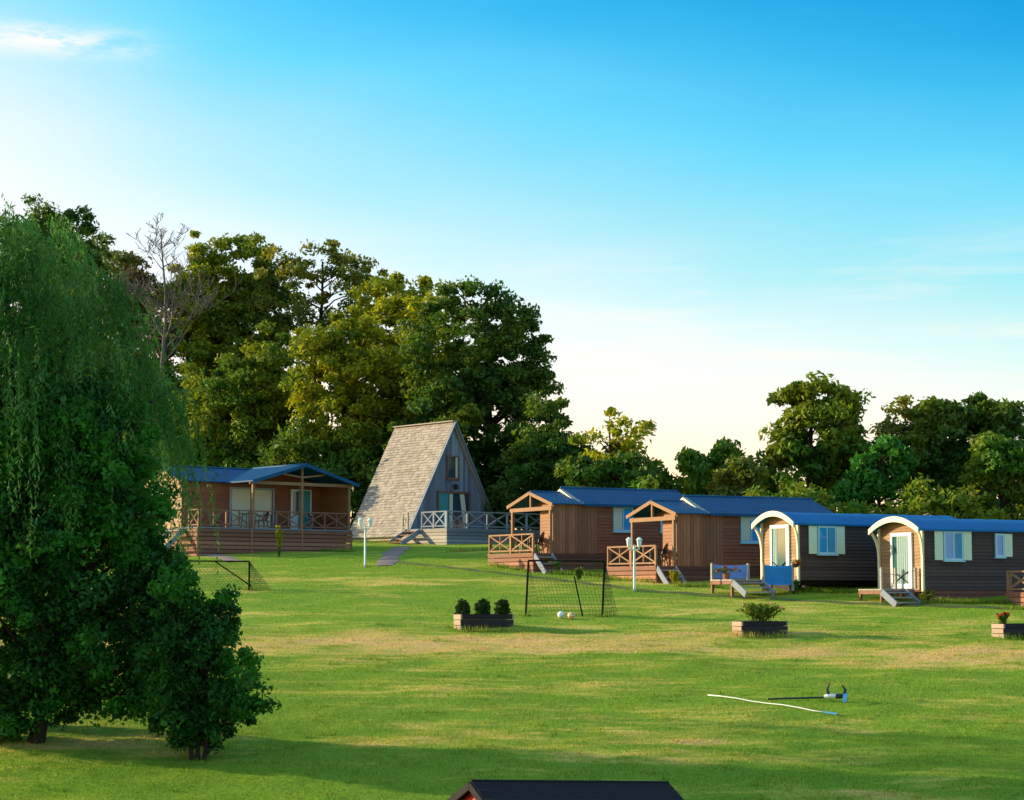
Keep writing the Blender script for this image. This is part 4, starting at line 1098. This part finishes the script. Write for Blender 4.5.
rng = np.random.default_rng(6); rd = random.Random(6)
def stem_plant(name, label, loc, n, h, spread, leaf, bloom=None, nb=6, size=.05, seed=0, group=None, per=16):
    rng = np.random.default_rng(seed); rd = random.Random(seed)
    t = thing(name, label, 'plant', loc, 0, group); mb = MB(); tips = []; pts = []
    for i in range(n):
        a = rd.uniform(0, 6.28); r = spread * rd.uniform(.2, 1); hh = h * rd.uniform(.6, 1)
        p0 = Vector((rd.uniform(-.4, .4) * spread, rd.uniform(-.15, .15) * spread, -.04)); p2 = Vector((math.cos(a) * r, math.sin(a) * r * .5, hh)); p1 = p0.lerp(p2, .5) + Vector((0, 0, hh * .12))
        mb.tube([p0, p1, p2], [.008, .006, .003], 4); tips.append(p2)
        for k in range(per): 
            f = rd.uniform(.3, 1); pts.append(p0.lerp(p1, f * 2) if f < .5 else p1.lerp(p2, f * 2 - 1))
    mb.build('stem', 'lf_box', t)
    quads('foliage', leaf_quads(np.array(pts), np.full(len(pts), .03), 2, size, rng, 1., .4), leaf, t)
    if bloom:
        c = np.array([tuple(p) for p in tips[:nb]]); quads('bloom', leaf_quads(c, np.full(len(c), .06), 16, .04, rng, 1., .8), bloom, t)
    return t
stem_plant('flowering_plant', 'loose yellowish plant with pink blooms in the middle black planter', local(a2, 22, L2 * .5, .3, .42), 70, .62, .78, 'lf_lime', 'bloom_pink', 4, .06, 61)
p3, a3, L3 = planter('black timber planter with red flowers cut by the right picture edge', 1004, 1056, 638.5, .46, .6, 22)
stem_plant('flowering_plant', 'red flowering plant in the planter at the right edge', local(a3, 22, .18, .3, .42), 20, .34, .22, 'lf_mid', 'bloom_red', 11, .06, 62)

# small plants beside the cabins
stem_plant('yellow_shrub', 'small bright yellow shrub by the porch steps behind the lamp post', gpix(675, 584), 26, .52, .22, 'bloom_yellow', None, 0, .055, 63)
stem_plant('green_shrub', 'small fresh green shrub below the bright blue canvas panel', gpix(793.5, 594), 24, .5, .2, 'lf_green', None, 0, .055, 64)
stem_plant('sapling', 'thin yellow green sapling before the chalet deck', gpix(279, 557), 12, 1.5, .16, 'lf_gold', None, 0, .08, 65)
stem_plant('leafy_plant', 'dark leafy plant at the left end of the dark skirting behind the goal', gpix(558, 573), 14, .5, .16, 'lf_mid', None, 0, .06, 66)
stem_plant('leafy_plant', 'green leafy plant seen through the goal near its stay', gpix(579, 580), 14, .5, .2, 'lf_mid', None, 0, .06, 67)
tb = gpix(927, 605)
tree('round_shrub', 'small round yellowish shrub on a short stem before the last caravan', 'bush', tb, [(0, 0, .36, .26, .24, .2)], 'lf_olive', 68, spacing=.08, per=26, size=.035, trunk_r=.03, limbs=10, gap=0, hollow=.2, trunk_top=.35)
# potted flowers on the canvas landing
pt = thing('flower_pot', 'terracotta pot of red flowers on the canvas sided landing', 'plant', local(w4o, 28, -2.62, 1.0, .42))
m = MB(); m.tube([(0, 0, 0), (0, 0, .02), (0, 0, .2), (0, 0, .24)], [.10, .11, .15, .16], 12); m.build('pot', 'deckboard', pt)
rng = np.random.default_rng(3); c = rng.normal(size=(26, 3)) * np.array([.15, .12, .06]) + np.array([0, 0, .34])
quads('foliage', leaf_quads(c, np.full(26, .08), 12, .04, rng), 'lf_mid', pt); quads('bloom', leaf_quads(c[:10] + np.array([0, 0, .03]), np.full(10, .06), 14, .035, rng, 1, .8), 'bloom_red', pt)
hb = thing('hanging_basket', 'hanging basket of reddish flowers on the first caravan corner', 'plant', local(w4o, 28, -.22, .02, .98))
m = MB(); m.tube([(0, 0, -.12), (0, 0, -.06), (0, 0, .02)], [.05, .11, .14], 10); m.tube([(0, 0, .02), (0, 0, .5)], .006, 4); m.build('basket', 'soil', hb)
c = rng.normal(size=(16, 3)) * np.array([.09, .09, .06]) + np.array([0, 0, .06])
quads('foliage', leaf_quads(c, np.full(16, .06), 12, .035, rng), 'lf_mid', hb); quads('bloom', leaf_quads(c[:8], np.full(8, .06), 12, .03, rng, 1, .8), 'bloom_red', hb)

# ------------------------------------------------------------------ poles lying on the lawn
P0, P1 = gpix(708, 697), gpix(829, 715)
t = thing('white_pole', 'long white pole with a blue tip lying on the lawn', 'pole', P0)
D = P1 - P0; pts = []
for i in range(9):
    q = P0 + D * (i / 8); pts.append(Vector((q.x - P0.x, q.y - P0.y, float(ground(q.x, q.y)) - P0.z + .05)))
m = MB(); m.tube(pts, .015, 8); m.build('shaft', 'pole_white', t, True)
m = MB(); m.tube([pts[-1] - D.normalized() * .12, pts[-1] + D.normalized() * .25], [.032, .03], 8); m.build('tip', 'blue_strap', t)
Q0, Q1 = gpix(768, 701), gpix(828, 701.5)
t = thing('folded_airer', 'dark pole with forked head, white collar and blue strap lying on the lawn', 'pole', Q1)
D = Q0 - Q1; u = D.normalized(); sd = Vector((-u.y, u.x, 0)).normalized()
m = MB(); m.tube([Vector((0, 0, .10)), D * .5 + Vector((0, 0, .08)), D + Vector((0, 0, .05))], [.028, .026, .024], 8); m.build('pole', 'pole_dark', t)
m = MB(); m.tube([Vector((0, 0, .12)) + u * .1, Vector((0, 0, .13)), Vector((0, 0, .14)) - u * .22], [.04, .065, .06], 10); m.build('collar', 'white', t)
for s, tilt in ((-1, .32), (1, .26)):
    c = Vector((0, 0, .16)) - u * (.02 if s < 0 else .40)
    m = MB(); m.tube([c, c + Vector((0, 0, tilt * .5)) - u * .04 * s, c + Vector((0, 0, tilt)) + u * .04 * s], [.045, .038, .015], 7); m.build('prong', 'pole_dark', t)
m = MB(); m.tube([Vector((0, 0, .13)) - u * .2, Vector((0, 0, .14)) - u * .42], [.07, .055], 9); m.build('hub', 'pole_dark', t)
m = MB(); m.sheet(lambda a, b: Vector((0, 0, .22)) - u * (.40 + .10 * a) + sd * (-.02 + .55 * b) * (1 if sd.y < 0 else -1) + Vector((0, 0, -.20 * b + .03 * math.sin(3 * b))), 2, 8, .02); m.build('strap', 'blue_strap', t)

# ------------------------------------------------------------------ playhouse at the bottom edge
ph_r = at(464, 781.5, 29.4)
TP = 24; PL, PW = 3.25, 2.3
pg = float(ground(ph_r.x, ph_r.y))
t = thing('playhouse', 'small red playhouse with a black felt roof at the bottom edge', 'playhouse', Vector((ph_r.x, ph_r.y, pg)), R(TP))
t.rotation_euler = (0, R(2.6), R(TP))
zr = ph_r.z - pg; sl = .42
ov = .12
m = MB()
for s in (-1, 1):
    n = Vector((0, -s * sl, 1)).normalized()
    m.sheet(lambda u, v, s=s: (PL * u, s * (PW / 2 + .18) * v, zr - sl * (PW / 2 + .18) * v + .004 * math.sin(u * 40) * math.sin(v * 5) + .014 * (1 - (v * 5) % 1.0)), 24, 30, .05)
m.tube([(0, 0, zr + .0), (PL, 0, zr + .0)], .03, 8)
m.build('roof', 'felt', t)
m = MB()
for s in (-1, 1): m.beam((-.02, 0, zr - .06), (-.02, s * (PW / 2 + .18), zr - .06 - sl * (PW / 2 + .18)), .03, .11)
m.build('barge_board', 'felt', t)
we = zr - sl * PW / 2 - .06
m = MB(); m.box(ov, PL - ov, -PW / 2, PW / 2, -.4, we); m.prism([(-PW / 2, we), (PW / 2, we), (0, zr - .07)], lambda a, b, s: (ov + (PL - 2 * ov) * s, a, b))
x = -PW / 2
while x < PW / 2 - .02:
    zt = min(zr - sl * abs(x), zr - sl * abs(x + .11)) - .08; m.box(ov - .02, ov + .005, x, x + .112, -.4, zt); x += .12
m.build('wall', 'red', t)
m = MB(); m.box(ov - .05, ov - .022, -.35, .35, -.1, 1.35); m.build('door', 'white', t)

# ------------------------------------------------------------------ camera, light, sky
cam = bpy.data.cameras.new('camera'); co = bpy.data.objects.new('camera', cam); COL.objects.link(co)
co.location = (0, 0, CZ); co.rotation_euler = (math.pi / 2 + PITCH, 0, 0)
cam.sensor_width = 36; cam.lens = F / 1024 * 36; cam.clip_end = 3000; cam.clip_start = .5
SC.camera = co

SUN_EL, SUN_AZ = R(15.0), R(74.0)                # azimuth counted left of the view direction
to_sun = Vector((-math.sin(SUN_AZ) * math.cos(SUN_EL), math.cos(SUN_AZ) * math.cos(SUN_EL), math.sin(SUN_EL)))
sl_ = bpy.data.lights.new('sun', 'SUN'); sl_.energy = 4.2; sl_.angle = R(.53); sl_.color = (1.0, .79, .47)
so = bpy.data.objects.new('sun', sl_); COL.objects.link(so); so.rotation_euler = to_sun.to_track_quat('Z', 'Y').to_euler(); so.location = (-60, 0, 40)

wd = bpy.data.worlds.new('World'); SC.world = wd; wd.use_nodes = True
nt = wd.node_tree
for n in list(nt.nodes): nt.nodes.remove(n)
wo = nt.nodes.new('ShaderNodeOutputWorld'); bg = nt.nodes.new('ShaderNodeBackground'); nt.links.new(bg.outputs[0], wo.inputs[0])
sky = nt.nodes.new('ShaderNodeTexSky'); sky.sky_type = 'NISHITA'; sky.sun_disc = False
sky.sun_elevation = SUN_EL; sky.sun_rotation = -SUN_AZ
sky.air_density = 1.0; sky.dust_density = .6; sky.ozone_density = 2.5
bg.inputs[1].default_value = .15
tc = N(nt, 'ShaderNodeTexCoord'); sp = N(nt, 'ShaderNodeSeparateXYZ'); nt.links.new(tc.outputs['Generated'], sp.inputs[0])
X_, Y_, Z_ = sp.outputs
hyp = mathn(nt, 'SQRT', mathn(nt, 'ADD', mathn(nt, 'MULTIPLY', X_, X_), mathn(nt, 'MULTIPLY', Y_, Y_)))
hyp = mathn(nt, 'MAXIMUM', hyp, .001)
te = mathn(nt, 'DIVIDE', Z_, hyp)                # tangent of the elevation
az = mathn(nt, 'DIVIDE', X_, hyp)                # sine of the azimuth: -1 towards the sun
azc = mathn(nt, 'MAXIMUM', mathn(nt, 'MINIMUM', az, .35), -.45)
wv = noise(nt, mapping(nt, tc.outputs['Generated'], (5, 5, 22)), 1.0, 4, .5)
pe = mathn(nt, 'ADD', mathn(nt, 'ADD', te, mathn(nt, 'MULTIPLY', azc, .20)), mathn(nt, 'MULTIPLY', mathn(nt, 'SUBTRACT', wv, .5), .05))
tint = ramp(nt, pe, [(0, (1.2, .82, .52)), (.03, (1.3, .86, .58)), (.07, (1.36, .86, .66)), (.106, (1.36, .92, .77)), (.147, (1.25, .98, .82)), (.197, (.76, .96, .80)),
                     (.25, (.33, .92, .89)), (.30, (.12, .75, .86)), (.355, (.01, .56, .79)), (.5, (.08, .48, .8)), (.75, (1.4, 1.4, 1.3)), (1, (2.75, 2.25, 1.6))])  # upper stops brighten the unseen overhead sky as added fill light
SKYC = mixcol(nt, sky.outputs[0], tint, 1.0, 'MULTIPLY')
# one wisp of cloud high on the left, thin veils low on the right
wn = noise(nt, mapping(nt, tc.outputs['Generated'], (38, 38, 150)), 1.0, 8, .68)
def band(v, c, w): 
    m = N(nt, 'ShaderNodeMapRange'); m.interpolation_type = 'SMOOTHSTEP'
    nt.links.new(mathn(nt, 'ABSOLUTE', mathn(nt, 'SUBTRACT', v, c)), m.inputs[0])
    m.inputs[1].default_value = w; m.inputs[2].default_value = 0; m.inputs[3].default_value = 0; m.inputs[4].default_value = 1
    return m.outputs[0]
wisp = mathn(nt, 'MULTIPLY', mathn(nt, 'MULTIPLY', band(az, -.235, .075), band(te, .272, .013)), mathn(nt, 'MULTIPLY', mathn(nt, 'SUBTRACT', wn, .40, True), 6.5, True), True)
SKYC = mixcol(nt, SKYC, (3.4, 3.4, 3.3), mathn(nt, 'MULTIPLY', wisp, .9))
glow = mathn(nt, 'MULTIPLY', band(az, -.30, .17), band(te, .20, .14))
SKYC = mixcol(nt, SKYC, (3.5, 3.35, 3.0), mathn(nt, 'MULTIPLY', glow, .75))
wn2 = noise(nt, mapping(nt, tc.outputs['Generated'], (9, 9, 90), loc=(3, 1, 2)), 1.0, 5, .6)
veil = mathn(nt, 'MULTIPLY', band(te, .125, .075), mathn(nt, 'MULTIPLY', mathn(nt, 'SUBTRACT', wn2, .47, True), 4.0, True), True)
SKYC = mixcol(nt, SKYC, (3.5, 3.25, 3.0), mathn(nt, 'MULTIPLY', veil, .65))
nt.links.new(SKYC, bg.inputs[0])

SC.view_settings.view_transform = 'Standard'; SC.view_settings.look = 'None'; SC.view_settings.gamma = 1
SC.view_settings.exposure = 1.0
